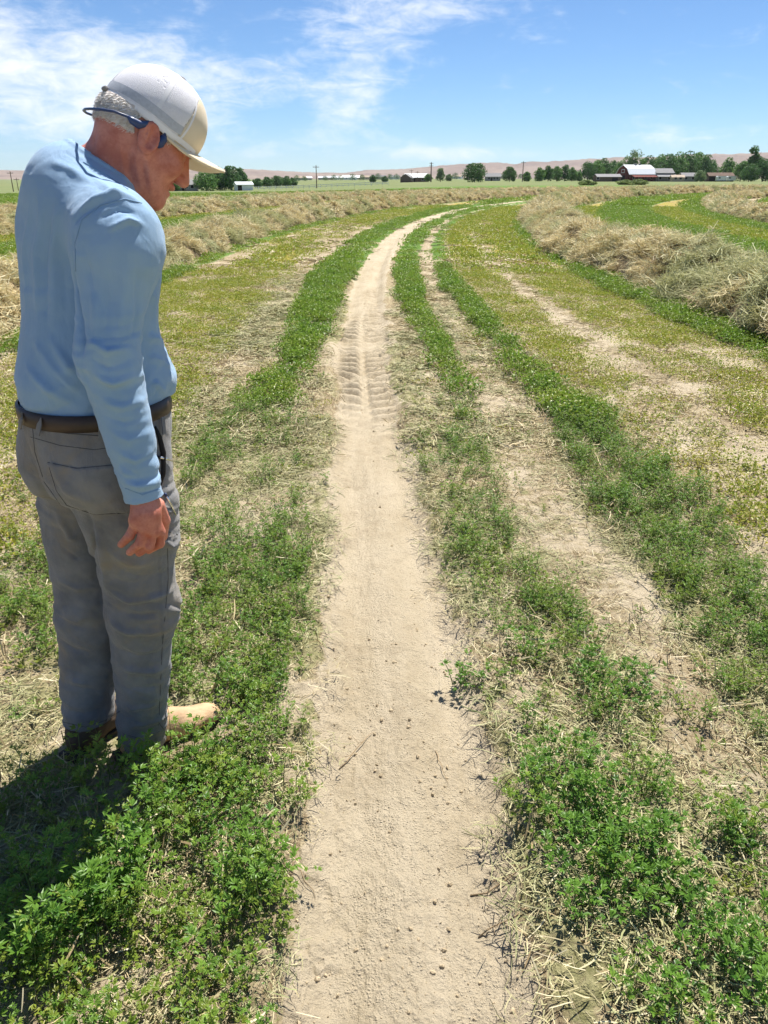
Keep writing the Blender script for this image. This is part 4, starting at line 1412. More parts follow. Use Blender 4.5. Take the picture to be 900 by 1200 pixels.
pole(371, 330, 27, 'utility pole standing alone between the white shed and the barn', 1, .17)
pole(217, 340, 19, 'utility pole just in front of the face, by the grey roofed house', 1)
pole(482, 520, 15, 'left of the two thin poles over the white roofed barn', 1, .14)
pole(489, 525, 13, 'right of the two thin poles over the white roofed barn', 1, .14)
pole(505, 500, 23, 'thick tall pole right of the white roofed barn', 2, .34)
pole(612, 420, 24, 'tall power pole between the two round trees', 1, .2)
pole(14, 330, 24, 'tall leaning pole at the left edge behind the back', 1, .17)
pole(20, 360, 15, 'short pole at the left edge behind the back', 1, .15)

# white board fence along the road
fx0, fx1 = at(296, 352), at(455, 352)
root = empty('fence', (fx0.x, fx0.y, 0))
tag(root, 'white board fence running along the far side of the field', 'fence')
nf = 24
Lf = fx1.x - fx0.x
for i in range(nf + 1):
    xx = Lf * i / nf
    zz = ground_z1(fx0.x + xx, fx0.y)
    box_part('post', M_WHITE, root, xx - .09, xx + .09, -.09, .09, zz - .3, zz + 1.45)
    if i < nf:
        z2 = ground_z1(fx0.x + xx + Lf / nf, fx0.y)
        for hh in (.55, 1.15):
            m = MB()
            m.add([(xx, -.13, zz + hh), (xx + Lf / nf, -.13, z2 + hh), (xx + Lf / nf, -.095, z2 + hh), (xx, -.095, zz + hh),
                   (xx, -.13, zz + hh + .2), (xx + Lf / nf, -.13, z2 + hh + .2), (xx + Lf / nf, -.095, z2 + hh + .2), (xx, -.095, zz + hh + .2)],
                  [(0, 3, 2, 1), (4, 5, 6, 7), (0, 1, 5, 4), (1, 2, 6, 5), (2, 3, 7, 6), (3, 0, 4, 7)])
            m.build('rail', M_WHITE, root)

# town houses far off, below the hills
r4 = random.Random(5)
spots = (352, 361, 378, 386, 393, 402, 410, 419, 428, 446, 462, 530, 536, 585, 640)
words = ['at the left end of the town', 'second in the town row', 'right of the lone utility pole', 'second right of the lone utility pole', 'third right of the lone utility pole', 'fourth right of the lone utility pole',
         'fifth right of the lone utility pole', 'left of the small dark trees', 'next to the left small dark tree', 'between the small dark trees', 'left of the white roofed barn', 'left of the big round tree', 'touching the big round tree',
         'left of the power pole', 'behind the grove']
for px, wd in zip(spots, words):
    d = 1150 + r4.random() * 500
    L = 14 + r4.random() * 9
    gable_house('house', px, d, L, 9, 3.2, 5.4 + r4.random(), r4.uniform(-.3, .3), (M_WHITE, M_TAN, M_GREYW)[r4.randrange(3)], (M_WROOF, M_GREYR, M_TAN)[r4.randrange(3)], 'tiny far house ' + wd, 'house', wins=(-L / 4, L / 4), zofs=1.5)
for i, (px, h, w) in enumerate(((348, 7, 10), (357, 6, 9), (381, 6, 9), (391, 7, 10), (399, 6, 9), (413, 8, 11), (424, 7, 9), (443, 8, 10), (457, 7, 9), (465, 7, 10), (533, 8, 10), (582, 7, 9), (610, 6, 8), (325, 6, 9))):
    tree(px, 1000 + 40 * (i % 5), h, w, ['far tiny town tree, ' + s for s in ('left end of the row', 'second of the row', 'third, right of the lone pole', 'fourth of the row', 'fifth of the row', 'sixth of the row', 'seventh of the row', 'eighth, by the dark small trees', 'ninth of the row', 'left of the brown house',
         'left of the big round tree', 'right of the big round tree', 'near the power pole', 'above the low tree row')][i], 0, 'round', 'far town trees', dens=.35, base=.02, zofs=1.0)
from mathutils.bvhtree import BVHTree
# ------------------------------------------------------------------ the man: signed distance shapes turned into smooth meshes
CP, SP = math.cos(PITCH), math.sin(PITCH)


def W(px, py, Y):
    """world point on the line of sight through a point of the 900x1200 frame, at depth y=Y"""
    a, b = (px - 450) / 900.0, (600 - py) / 900.0
    d = np.array([a, CP + b * SP, -SP + b * CP])
    return np.array([0, 0, CAM_H]) + d * (Y / d[1])


def sd_ell(p, c, R, r):
    """ellipsoid; R rows are its axes, r its radii"""
    q = (p - c) @ np.asarray(R).T
    k0 = np.linalg.norm(q / r, axis=1)
    k1 = np.linalg.norm(q / (np.asarray(r) ** 2), axis=1)
    return k0 * (k0 - 1) / np.maximum(k1, 1e-6)


def sd_cone(p, a, b, ra, rb):
    """capsule with different end radii"""
    a = np.asarray(a)
    ba = np.asarray(b) - a
    t = np.clip(((p - a) @ ba) / (ba @ ba), 0, 1)
    return np.linalg.norm(p - a - t[:, None] * ba, axis=1) - (ra + (rb - ra) * t)


def smin(a, b, k):
    h = np.clip(0.5 + 0.5 * (b - a) / k, 0, 1)
    return b * (1 - h) + a * h - k * h * (1 - h)


def smax(a, b, k):
    return -smin(-a, -b, k)


def surface(fn, lo, hi, h, B=8):
    """sparse surface nets -> V, F(quads)"""
    lo = np.array(lo, float)
    n = (np.ceil((np.array(hi) - lo) / h / B).astype(int)) * B
    nb = n // B
    bi = np.stack(np.meshgrid(*[np.arange(k) for k in nb], indexing='ij'), -1).reshape(-1, 3)
    dc = fn(lo + (bi + 0.5) * B * h)
    act = np.abs(dc) < B * h * 1.35
    val = np.repeat(np.repeat(np.repeat(dc.reshape(nb).astype(np.float32), B, 0), B, 1), B, 2)
    loc = np.stack(np.meshgrid(*[np.arange(B)] * 3, indexing='ij'), -1).reshape(-1, 3)
    ab = bi[act]
    for s in range(0, len(ab), 1500):
        q = ab[s:s + 1500]
        idx = (q[:, None, :] * B + loc[None]).reshape(-1, 3)
        val[idx[:, 0], idx[:, 1], idx[:, 2]] = fn(lo + idx * h)
    ins = val < 0
    c = ins[:-1, :-1, :-1].astype(np.uint8)
    tot = c.copy()
    for dx, dy, dz in ((1, 0, 0), (0, 1, 0), (0, 0, 1), (1, 1, 0), (1, 0, 1), (0, 1, 1), (1, 1, 1)):
        tot += ins[dx:n[0] - 1 + dx, dy:n[1] - 1 + dy, dz:n[2] - 1 + dz]
    cells = np.argwhere((tot > 0) & (tot < 8))
    vid = np.full(tot.shape, -1, dtype=np.int32)
    vid[cells[:, 0], cells[:, 1], cells[:, 2]] = np.arange(len(cells))
    cor = np.array([[i, j, k] for i in (0, 1) for j in (0, 1) for k in (0, 1)])
    cv = np.stack([val[cells[:, 0] + a, cells[:, 1] + b, cells[:, 2] + d] for a, b, d in cor], 1)
    acc = np.zeros((len(cells), 3))
    cnt = np.zeros(len(cells))
    for a in range(8):
        for b in range(a + 1, 8):
            if np.abs(cor[a] - cor[b]).sum() != 1:
                continue
            va, vb = cv[:, a], cv[:, b]
            m = (va < 0) != (vb < 0)
            t = np.where(m, va / np.where(m, va - vb, 1), 0)
            pt = cor[a] + t[:, None] * (cor[b] - cor[a])
            acc[m] += pt[m]
            cnt[m] += 1
    V = lo + (cells + acc / np.maximum(cnt, 1)[:, None]) * h
    Fs = []
    for ax in range(3):
        o1, o2 = [(1, 2), (2, 0), (0, 1)][ax]
        sl0 = [slice(None)] * 3
        sl1 = [slice(None)] * 3
        sl0[ax] = slice(0, -1)
        sl1[ax] = slice(1, None)
        e = np.argwhere(ins[tuple(sl0)] != ins[tuple(sl1)])
        e = e[(e[:, o1] > 0) & (e[:, o2] > 0) & (e < np.array(tot.shape)).all(1)]
        d1 = np.zeros(3, int)
        d1[o1] = 1
        d2 = np.zeros(3, int)
        d2[o2] = 1
        q = [e - d1 - d2, e - d2, e, e - d1]
        f = np.stack([vid[k[:, 0], k[:, 1], k[:, 2]] for k in q], 1)
        fl = ins[e[:, 0], e[:, 1], e[:, 2]]
        f[~fl] = f[~fl][:, ::-1]
        Fs.append(f[(f >= 0).all(1)])
    return V, np.concatenate(Fs)


def vnormals(V, F):
    n = np.cross(V[F[:, 2]] - V[F[:, 0]], V[F[:, 3]] - V[F[:, 1]])
    out = np.zeros_like(V)
    for k in range(4):
        for c in range(3):
            out[:, c] += np.bincount(F[:, k], n[:, c], len(V))
    return unit(out)


class Skin:
    """finished cloth surface that lines of sight can be traced onto"""
    def __init__(self, V, F):
        self.t = BVHTree.FromPolygons([tuple(v) for v in V], [tuple(f) for f in F.tolist()])

    def hit(self, pts):
        P, G = [], []
        o = Vector((0, 0, CAM_H))
        for px, py in pts:
            q = Vector(W(px, py, 1.72))
            d = (q - o).normalized()
            loc, nrm, i, dist = self.t.ray_cast(o, d)
            if loc is None:
                loc, nrm, i, dist = self.t.find_nearest(q)
            P.append(loc)
            G.append(nrm)
        return np.array(P), np.array(G)


def grad(fn, V, e=0.003):
    g = np.stack([fn(V + np.eye(3)[i] * e) - fn(V - np.eye(3)[i] * e) for i in range(3)], 1)
    return unit(g)


def trace(fn, pts, Y0=1.2, Y1=2.6):
    """first hit of the lines of sight through frame points with the surface"""
    out = []
    P = np.array([W(px, py, Y0) for px, py in pts])
    D = unit(P - np.array([0, 0, CAM_H]))
    best, bd = P.copy(), np.full(len(P), 9.0)
    for _ in range(60):
        d = fn(P)
        m = np.abs(d) < bd
        bd[m] = np.abs(d)[m]
        best[m] = P[m]
        P = P + D * (np.clip(d, -.2, .2) * 0.8)[:, None]
    for _ in range(3):          # lines of sight that just miss are drawn back onto the surface
        best = best - grad(fn, best) * fn(best)[:, None]
    return best


def folds(fn, V, N, lst):
    """ridges (+) and creases (-) along lines on the surface: (frame points, height, width)"""
    disp = np.zeros(len(V))
    for pts, amp, wid in lst:
        hit = trace(fn, pts)
        best = np.full(len(V), 9.0)
        tt = np.zeros(len(V))
        c = hit.mean(0)
        rad = np.linalg.norm(hit - c, axis=1).max() + 4 * wid
        k = np.linalg.norm(V - c, axis=1) < rad
        Q = V[k]
        b = np.full(len(Q), 9.0)
        tb = np.zeros(len(Q))
        ns = len(hit) - 1
        for i in range(ns):
            a, e = hit[i], hit[i + 1]
            ba = e - a
            t = np.clip((Q - a) @ ba / (ba @ ba), 0, 1)
            d = np.linalg.norm(Q - a - t[:, None] * ba, axis=1)
            m = d < b
            b[m] = d[m]
            tb[m] = (i + t[m]) / ns
        taper = np.sin(np.clip(tb, 0.0, 1) * math.pi * .86 + .22)
        disp[k] += amp * taper * (np.exp(-(b / wid) ** 2) if amp > 0 else np.exp(-np.sqrt((b / wid) ** 2 + .02) * 1.3))
    return V + N * disp[:, None]


def crumple(a, b, seed, oc=3):
    """creased cloth: thin valleys between soft swells"""
    w = fbm(a * .7, b * .7, seed + 3, 2) * 1.6
    n = fbm(a + w, b + w * .6, seed, oc)
    return np.clip(1 - np.abs(n * 2 - 1) * 2.2, -1, 1)


def noise3(V, s, seed=0, oc=3):
    return (fbm(V[:, 0] * s + 3.1, V[:, 2] * s + V[:, 1] * s * .7, seed, oc) + fbm(V[:, 1] * s - 1.7, V[:, 2] * s - V[:, 0] * s * .6, seed + 50, oc)) * .5 - .5


def frame(az, pitch=0.0):
    """forward, right, up"""
    a, p = math.radians(az), math.radians(pitch)
    f = np.array([math.cos(a) * math.cos(p), math.sin(a) * math.cos(p), -math.sin(p)])
    r = np.array([math.sin(a), -math.cos(a), 0])
    return f, r, np.cross(r, f)


# ---- skeleton
FB, RB, UB = frame(52)
PEL = W(113, 505, 1.82)
CH = W(100, 322, 1.86)
SHT = W(92, 222, 1.885)
HIP_R, KNEE_R, ANK_R = W(143, 560, 1.775), W(166, 715, 1.80), W(167, 862, 1.800)
HIP_L, KNEE_L, ANK_L = W(92, 560, 1.90), W(106, 715, 1.88), W(103, 858, 1.825)
SH_R, EL_R, WR_R = W(135, 270, 1.725), W(127, 420, 1.640), W(169, 583, 1.620)
SH_L = SHT - RB * .135 + FB * .07 + np.array([0, 0, -.05])
EL_L = SH_L - RB * .05 + np.array([0, 0, -.29])
WR_L = EL_L + FB * .10 + RB * .05 + np.array([0, 0, -.24])
FH, RH, UH = frame(33, 37)
HO = W(181, 155, 1.855) - RH * .076          # between the ears
NECK0, NECK1 = W(119, 226, 1.905), HO - FH * .030 - UH * .045
RT = np.array([RB, FB, UB])
FT, _r, UT = frame(52, 20)
RTL = np.array([RB, FT, UT])
RHD = np.array([RH, FH, UH])


def hp(f, r, u):
    return HO + FH * f + RH * r + UH * u


def hl(p):
    q = p - HO
    return q @ FH, q @ RH, q @ UH


def sd_torso(p, g=0.0):
    d = sd_ell(p, PEL - UB * .03, RT, (.172 + g, .145 + g, .15 + g))
    d = smin(d, sd_ell(p, PEL + UB * .12 + FB * .024, RT, (.166 + g, .174 + g, .16 + g)), .08)
    d = smin(d, sd_ell(p, CH - UB * .02 + FB * .012, RTL, (.170 + g, .132 + g, .205 + g)), .09)
    d = smin(d, sd_ell(p, SHT - UB * .07 - FB * .012, RTL, (.165 + g, .098 + g, .12 + g)), .07)
    d = smin(d, sd_cone(p, SH_L, SHT - FB * .02 + UB * .005, .068 + g, .066 + g), .06)
    d = smin(d, sd_cone(p, SH_R - RB * .01, SHT - FB * .02 + UB * .005, .064 + g, .066 + g), .06)
    return d


def sd_arm_r(p, g=0.0, loose=0.0):
    d = sd_cone(p, SH_R, EL_R, .062 + g + loose, .047 + g + loose * .9)
    d = smin(d, sd_ell(p, SH_R + UB * -.035 + RB * .008, np.eye(3), (.066 + g + loose, .072 + g + loose, .085 + g)), .05)
    return smin(d, sd_cone(p, EL_R, WR_R, .050 + g + loose * .9, .033 + g + loose * .4), .025)


def sd_arm_l(p, g=0.0, loose=0.0):
    d = sd_cone(p, SH_L, EL_L, .062 + g + loose, .045 + g + loose * .8)
    return smin(d, sd_cone(p, EL_L, WR_L, .044 + g + loose * .8, .030 + g + loose * .3), .025)


def sd_leg(p, hip, knee, ank, g=0.0, loose=0.0):
    d = sd_cone(p, hip, knee, .098 + g, .060 + g + loose)
    return smin(d, sd_cone(p, knee, ank, .058 + g + loose, .042 + g + loose * 1.05), .05)


# right hand: palm, four fingers bent towards the thigh, thumb in front
PALM = [WR_R, W(172, 600, 1.606), W(177, 617, 1.598)]
KN = [W(187, 624, 1.618), W(179, 623, 1.596), W(170, 619, 1.588), W(160, 612, 1.594)]      # index .. little
MIDJ = [W(187, 637, 1.621), W(175, 640, 1.592), W(164, 637, 1.583), W(152, 628, 1.591)]
TIP = [W(174, 645, 1.634), W(163, 648, 1.606), W(152, 647, 1.596), W(142, 638, 1.602)]
TH = [W(184, 592, 1.646), W(193, 610, 1.666), W(191, 628, 1.676), W(184, 640, 1.671)]


def sd_hand_r(p):
    d = sd_cone(p, PALM[0], PALM[1], .028, .031)
    d = smin(d, sd_cone(p, PALM[0] + (PALM[1] - PALM[0]) * .5, KN[3] * .7 + PALM[1] * .3, .026, .021), .02)
    for k in range(4):
        d = smin(d, sd_cone(p, PALM[1] + (KN[k] - PALM[1]) * .1, KN[k], .022, .0148), .014)
    for k in range(4):
        f = sd_cone(p, KN[k], MIDJ[k], .0124, .0110)
        f = smin(f, sd_cone(p, MIDJ[k], TIP[k], .0110, .0090), .002)
        f = smin(f, sd_ell(p, MIDJ[k], np.eye(3), (.0118, .0118, .0118)), .002)
        d = smin(d, f, .002)
    t = sd_cone(p, TH[0], TH[1], .018, .0135)
    t = smin(t, sd_cone(p, TH[1], TH[2], .0128, .011), .004)
    t = smin(t, sd_cone(p, TH[2], TH[3], .011, .0085), .004)
    return smin(d, t, .014)


def sd_hand_l(p):
    base = WR_L
    d = sd_cone(p, base, base + np.array([0, 0, -.08]) + FB * .01, .027, .03)
    for k in range(4):
        a = base + FB * (.03 - .02 * k) + np.array([0, 0, -.085])
        b = a + np.array([0, 0, -.04]) + RB * .01
        c = b + np.array([0, 0, -.028]) + RB * .02
        f = smin(sd_cone(p, a, b, .0115, .010), sd_cone(p, b, c, .010, .008), .003)
        d = smin(d, f, .005)
    a = base + FB * .03 + np.array([0, 0, -.03])
    return smin(d, smin(sd_cone(p, a, a + FB * .025 + np.array([0, 0, -.035]), .016, .012), sd_cone(p, a + FB * .025 + np.array([0, 0, -.035]), a + FB * .025 + np.array([0, 0, -.07]), .012, .009), .004), .01)


def cap_out(p, g=0.0):
    f, r, u = hl(p)
    d = sd_ell(p, hp(.000, 0, .030), RHD, (.0860 + g, .1075 + g, .1180 + g))
    d = smin(d, sd_ell(p, hp(.040, 0, .058), RHD, (.068 + g, .078 + g, .084 + g)), .03)
    return d


def sd_head(p):
    d = sd_ell(p, hp(.000, 0, .036), RHD, (.076, .098, .092))
    d = smin(d, sd_ell(p, hp(-.035, 0, .0), RHD, (.066, .068, .07)), .03)
    d = smin(d, sd_ell(p, hp(.048, 0, -.022), RHD, (.060, .056, .085)), .03)
    for s in (-1, 1):
        d = smin(d, sd_cone(p, hp(.008, s * .054, -.05), hp(.078, s * .018, -.102), .022, .022), .028)
        d = smin(d, sd_ell(p, hp(.066, s * .046, -.026), RHD, (.024, .030, .026)), .022)
        d = smin(d, sd_ell(p, hp(.083, s * .03, .028), RHD, (.034, .018, .013)), .018)
    d = smin(d, sd_ell(p, hp(.090, 0, -.106), RHD, (.024, .020, .021)), .022)
    # under the chin
    d = smin(d, sd_ell(p, hp(.035, 0, -.098), RHD, (.045, .045, .028)), .035)
    for s in (-1, 1):
        d = smax(d, -sd_ell(p, hp(.103, s * .032, .004), RHD, (.019, .018, .014)), .012)
        d = smin(d, sd_ell(p, hp(.083, s * .032, .003), RHD, (.0145, .013, .0115)), .004)
    d = smin(d, sd_cone(p, hp(.101, 0, .016), hp(.124, 0, -.030), .0085, .0145), .012)
    for s in (-1, 1):
        d = smin(d, sd_ell(p, hp(.112, s * .013, -.034), RHD, (.0095, .012, .010)), .007)
    d = smin(d, sd_ell(p, hp(.101, 0, -.060), RHD, (.026, .015, .0085)), .010)
    d = smin(d, sd_ell(p, hp(.098, 0, -.078), RHD, (.022, .015, .0085)), .010)
    d = smax(d, -sd_ell(p, hp(.112, 0, -.069), RHD, (.024, .016, .0028)), .004)
    # ears
    for s in (-1, 1):
        ax = np.array([unit(RH * .93 + FH * -.36 * s), unit(FH * .93 + RH * .36 * s), UH])
        tl = unit(UH - FH * .22)
        fx = unit(FH - tl * (FH @ tl))
        sx = np.cross(fx, tl)
        nrm = unit(sx * .97 * (1 if sx @ RH * s > 0 else -1) - fx * .10)
        fx2 = unit(fx - nrm * (fx @ nrm))
        A = np.array([nrm, fx2, tl])
        c = hp(-.006, s * .0835, -.019)
        e = sd_ell(p, c, A, (.0085, .0240, .0355))
        e = smax(e, -sd_ell(p, c + nrm * .0085 + fx2 * .004 + tl * .003, A, (.0120, .0165, .0265)), .003)
        e = smin(e, sd_ell(p, c + nrm * .001 - fx2 * .004 + tl * .004, A, (.0045, .0035, .0200)), .003)
        e = smin(e, sd_ell(p, hp(.004, s * .072, -.044), RHD, (.007, .010, .012)), .008)
        d = smin(d, e, .007)
    u = (p - HO) @ UH
    return np.where(u > .024, np.maximum(d, cap_out(p, -.008)), d)


def sd_neck(p):
    d = sd_cone(p, NECK0, NECK1, .070, .060)
    return smin(d, sd_cone(p, NECK0 + FB * .045 + RB * .012, hp(.035, .0, -.095), .040, .034), .05)


def near_box(p, c, r):
    return (np.abs(p - c) < r).all(1)


HAND_C = W(172, 615, 1.616)


def sd_body(p):
    """the whole figure as one continuous skin; slimmer where clothes cover it"""
    d = sd_torso(p, -.022)
    d = smin(d, sd_arm_r(p, -.006), .03)
    d = smin(d, sd_arm_l(p, -.008), .03)
    d = smin(d, sd_leg(p, HIP_R, KNEE_R, ANK_R, -.014), .03)
    d = smin(d, sd_leg(p, HIP_L, KNEE_L, ANK_L, -.014), .03)
    for a, dr in ((ANK_R, FOOT_R), (ANK_L, FOOT_L)):
        d = smin(d, sd_cone(p, a + np.array([0, 0, -.06]), a + dr * .15 + np.array([0, 0, -.085]), .032, .022), .03)
    d = smin(d, np.maximum(sd_torso(p, -.001), np.linalg.norm(p - COLLAR_C, axis=1) - .125), .01)
    d = smin(d, sd_neck(p), .03)
    k = near_box(p, HO, .22)
    if k.any():
        d[k] = smin(d[k], sd_head(p[k]), .022)
    k = near_box(p, HAND_C, .14)
    if k.any():
        d[k] = smin(d[k], sd_hand_r(p[k]), .012)
    k = near_box(p, WR_L + np.array([0, 0, -.08]), .16)
    if k.any():
        d[k] = smin(d[k], sd_hand_l(p[k]), .012)
    return d


FOOT_R = np.array([math.cos(math.radians(39)), math.sin(math.radians(39)), 0])
FOOT_L = np.array([math.cos(math.radians(62)), math.sin(math.radians(62)), 0])

BELT_C = PEL + UB * .062
BELT_N = unit(UB + FB * -.02 + RB * .0)


def sd_shirt(p):
    d = sd_torso(p, .010)
    # cloth bloused over the belt
    d = smin(d, sd_ell(p, BELT_C + UB * .062 + FB * .040, RT, (.172, .164, .050)), .035)
    # tucked in at the belt
    d = smax(d, -((p - BELT_C) @ BELT_N) + .011, .010)
    kk = .008 + .022 * sst((p - SH_R) @ UB, -.10, .0)
    d = smin(d, sd_arm_r(p, .009, .012), kk)
    d = smin(d, sd_arm_l(p, .010, .014), .02)
    # sleeve ends at the cuffs
    for wr, el in ((WR_R, EL_R), (WR_L, EL_L)):
        ax = unit(wr - el)
        k = near_box(p, wr, .16)
        d[k] = smax(d[k], (p[k] - wr) @ ax - .004, .003)
    # round neckline
    c = COLLAR_C
    cut = sd_cone(p, c - COLLAR_N * .05, c + COLLAR_N * .3, .078, .135)
    d = smax(d, -cut, .005)
    near = np.linalg.norm(p - c, axis=1) < .2
    if near.any():
        q = p[near]
        rib = np.maximum(np.abs(cut[near] - .006) - .007, np.abs(sd_torso(q, .010)) - .0045)
        d[near] = smin(d[near], rib, .003)
    return d


COLLAR_C = W(124, 207, 1.905)
COLLAR_N = unit(np.array([.34, .30, .80]))


def sd_pants(p):
    d = sd_ell(p, PEL - UB * .035, RT, (.188, .160, .165))
    d = smin(d, sd_ell(p, PEL + UB * .06 + FB * .012, RT, (.176, .168, .13)), .06)
    for s in (-1, 1):
        d = smin(d, sd_ell(p, PEL - UB * .075 - FB * .055 + RB * .075 * s, RT, (.095, .11, .105)), .05)
    l1 = sd_leg(p, HIP_R, KNEE_R, ANK_R, .016, .014)
    l1 = smin(l1, sd_ell(p, HIP_R + (KNEE_R - HIP_R) * .28 + FB * .02, RT, (.105, .115, .15)), .05)
    l2 = sd_leg(p, HIP_L, KNEE_L, ANK_L, .014, .016)
    legs = smin(l1, l2, .012)
    d = smin(d, legs, .045)
    d = smax(d, (p - BELT_C) @ BELT_N - .020, .004)
    kr = (p - PEL) @ RB
    low = np.where((p - (ANK_R + ANK_L) / 2) @ unit((ANK_R - ANK_L) * np.array([1, 1, 0])) > 0, max(.035, ANK_R[2] - .03), ANK_L[2] + .050)
    d = smax(d, low - p[:, 2], .004)
    return d


def sd_boot(p, ank, dr):
    rt = np.array([dr[1], -dr[0], 0])
    A = np.array([rt, dr, [0, 0, 1.0]])
    g0 = np.array([ank[0], ank[1], 0.0])
    L = lambda f, r, u: g0 + dr * f + rt * r + np.array([0, 0, u])
    d = sd_cone(p, L(.004, 0, .15), L(-.006, 0, .075), .040, .043)
    d = smin(d, sd_ell(p, L(-.026, 0, .050), A, (.040, .044, .052)), .03)
    d = smin(d, sd_ell(p, L(.055, 0, .060), A, (.043, .085, .052)), .04)
    d = smin(d, sd_ell(p, L(.145, .003, .042), A, (.046, .070, .034)), .035)
    d = smin(d, sd_ell(p, L(.208, .006, .036), A, (.038, .036, .027)), .02)
    return smax(d, .018 - p[:, 2], .004)


def sd_sole(p, ank, dr):
    rt = np.array([dr[1], -dr[0], 0])
    q = p - np.array([ank[0], ank[1], 0])
    f, r, u = q @ dr, q @ rt, q[:, 2]
    w = .034 + .016 * sst(f, -.02, .14) - .02 * sst(f, .185, .235)
    d = np.maximum(np.abs(r) - w, np.maximum(f - .244, -.086 - f))
    d = smax(d, np.maximum(u - .022, .001 - u), .006)
    heel = np.maximum(f - .04, u - .022 + .0 * f)
    arch = np.maximum(np.maximum(f - .085, .02 - f), np.maximum(u - .012, -.2 - u))
    return smax(d, -arch, .004)


# ---- materials
def cloth_mat(name, col, col2, scale=9.0, weave=900.0, wrinkle=0.4, rough=0.85, dirt=None, sheen=0.2):
    m, t, b, out = new_mat(name)
    tc = t.nodes.new('ShaderNodeTexCoord')
    P = tc.outputs['Object']
    n = noise_n(t, P, scale, 5, 0.6)
    c = mix_n(t, map_n(t, n, .32, .68), col, col2)
    if dirt:
        n2 = noise_n(t, P, 5.0, 6, 0.65, .4)
        c = mix_n(t, math_n(t, 'MULTIPLY', map_n(t, n2, .48, .72), .75), c, dirt)
    setcol(t, b.inputs['Base Color'], c)
    b.inputs['Roughness'].default_value = rough
    b.inputs['Specular IOR Level'].default_value = 0.2
    b.inputs['Sheen Weight'].default_value = sheen
    bn = t.nodes.new('ShaderNodeBump')
    bn.inputs['Strength'].default_value = wrinkle
    bn.inputs['Distance'].default_value = 0.010
    mp = t.nodes.new('ShaderNodeMapping')
    mp.inputs['Rotation'].default_value = (.5, .4, .7)
    mp.inputs['Scale'].default_value = (1, 1, .45)
    t.links.new(P, mp.inputs[0])
    h = math_n(t, 'ADD', noise_n(t, mp.outputs[0], 17, 3, .5, .8), math_n(t, 'MULTIPLY', noise_n(t, P, weave, 2, .5), .10))
    t.links.new(h, bn.inputs['Height'])
    t.links.new(bn.outputs[0], b.inputs['Normal'])
    return m


def skin_mat():
    m, t, b, out = new_mat('sun_reddened_skin')
    tc = t.nodes.new('ShaderNodeTexCoord')
    P = tc.outputs['Object']
    n = noise_n(t, P, 22, 6, 0.65)
    n2 = noise_n(t, P, 160, 4, 0.6)
    c = mix_n(t, map_n(t, n, .3, .7), (0.46, 0.135, 0.09), (0.64, 0.265, 0.19))
    c = mix_n(t, math_n(t, 'MULTIPLY', map_n(t, n2, .5, .7), .35), c, (0.40, 0.12, 0.075))
    setcol(t, b.inputs['Base Color'], c)
    b.inputs['Roughness'].default_value = 0.5
    b.inputs['Specular IOR Level'].default_value = 0.4
    b.inputs['Subsurface Weight'].default_value = 0.12
    b.inputs['Subsurface Radius'].default_value = (0.012, 0.004, 0.002)
    b.inputs['Subsurface Scale'].default_value = 0.5
    bn = t.nodes.new('ShaderNodeBump')
    bn.inputs['Strength'].default_value = 0.35
    bn.inputs['Distance'].default_value = 0.002
    t.links.new(noise_n(t, P, 260, 5, .6), bn.inputs['Height'])
    t.links.new(bn.outputs[0], b.inputs['Normal'])
    return m


M_SKIN = skin_mat()
M_SHIRT = cloth_mat('light_blue_knit', (0.25, 0.39, 0.55), (0.29, 0.435, 0.60), 7, 1400, .6, .8)
M_PANTS = cloth_mat('grey_canvas', (0.148, 0.149, 0.156), (0.240, 0.236, 0.232), 8, 1200, .7, .9, dirt=(0.27, 0.22, 0.155))
M_SEAM = plain('grey_stitching', (0.085, 0.083, 0.082), .9, .1, .1)
M_BELT = plain('brown_belt_leather', (0.045, 0.028, 0.020), .5, .4, .25, 20)
M_BOOT = plain('tan_boot_leather', (0.50, 0.335, 0.195), .75, .25, .2, 14, bump=.3, bscale=120)
M_BOOT_SHADE = plain('shaded_boot_leather', (0.10, 0.075, 0.055), .8, .2, .25, 14, bump=.3, bscale=120)  # same tan leather with shade painted into the colour, for the left boot
M_SOLE = plain('boot_sole', (0.055, 0.045, 0.038), .8, .3, .2, 20)
M_CREAM = cloth_mat('cream_cap_cloth', (0.66, 0.56, 0.40), (0.72, 0.62, 0.46), 12, 1500, .12, .9)
M_BRIM = cloth_mat('cream_brim_cloth', (0.70, 0.56, 0.36), (0.76, 0.63, 0.43), 12, 1500, .10, .9)
M_SEAMW = plain('white_cap_seam', (0.80, 0.79, 0.80), .8, .2, .04)
M_HAIR = ramp_mat('white_hair', [(0.70, 0.64, 0.56), (0.84, 0.80, 0.75), (0.92, 0.90, 0.88)], rough=.5)
M_SCALP = plain('short_white_hair', (0.72, 0.64, 0.57), .7, .3, .2, 60, bump=.8, bscale=300)
M_BLUEP = plain('dark_blue_plastic', (0.022, 0.045, 0.13), .38, .5, .1, 30)
M_STEEL = plain('bright_steel', (0.75, 0.75, 0.74), .25, .6, .05, 30, metal=1.0)


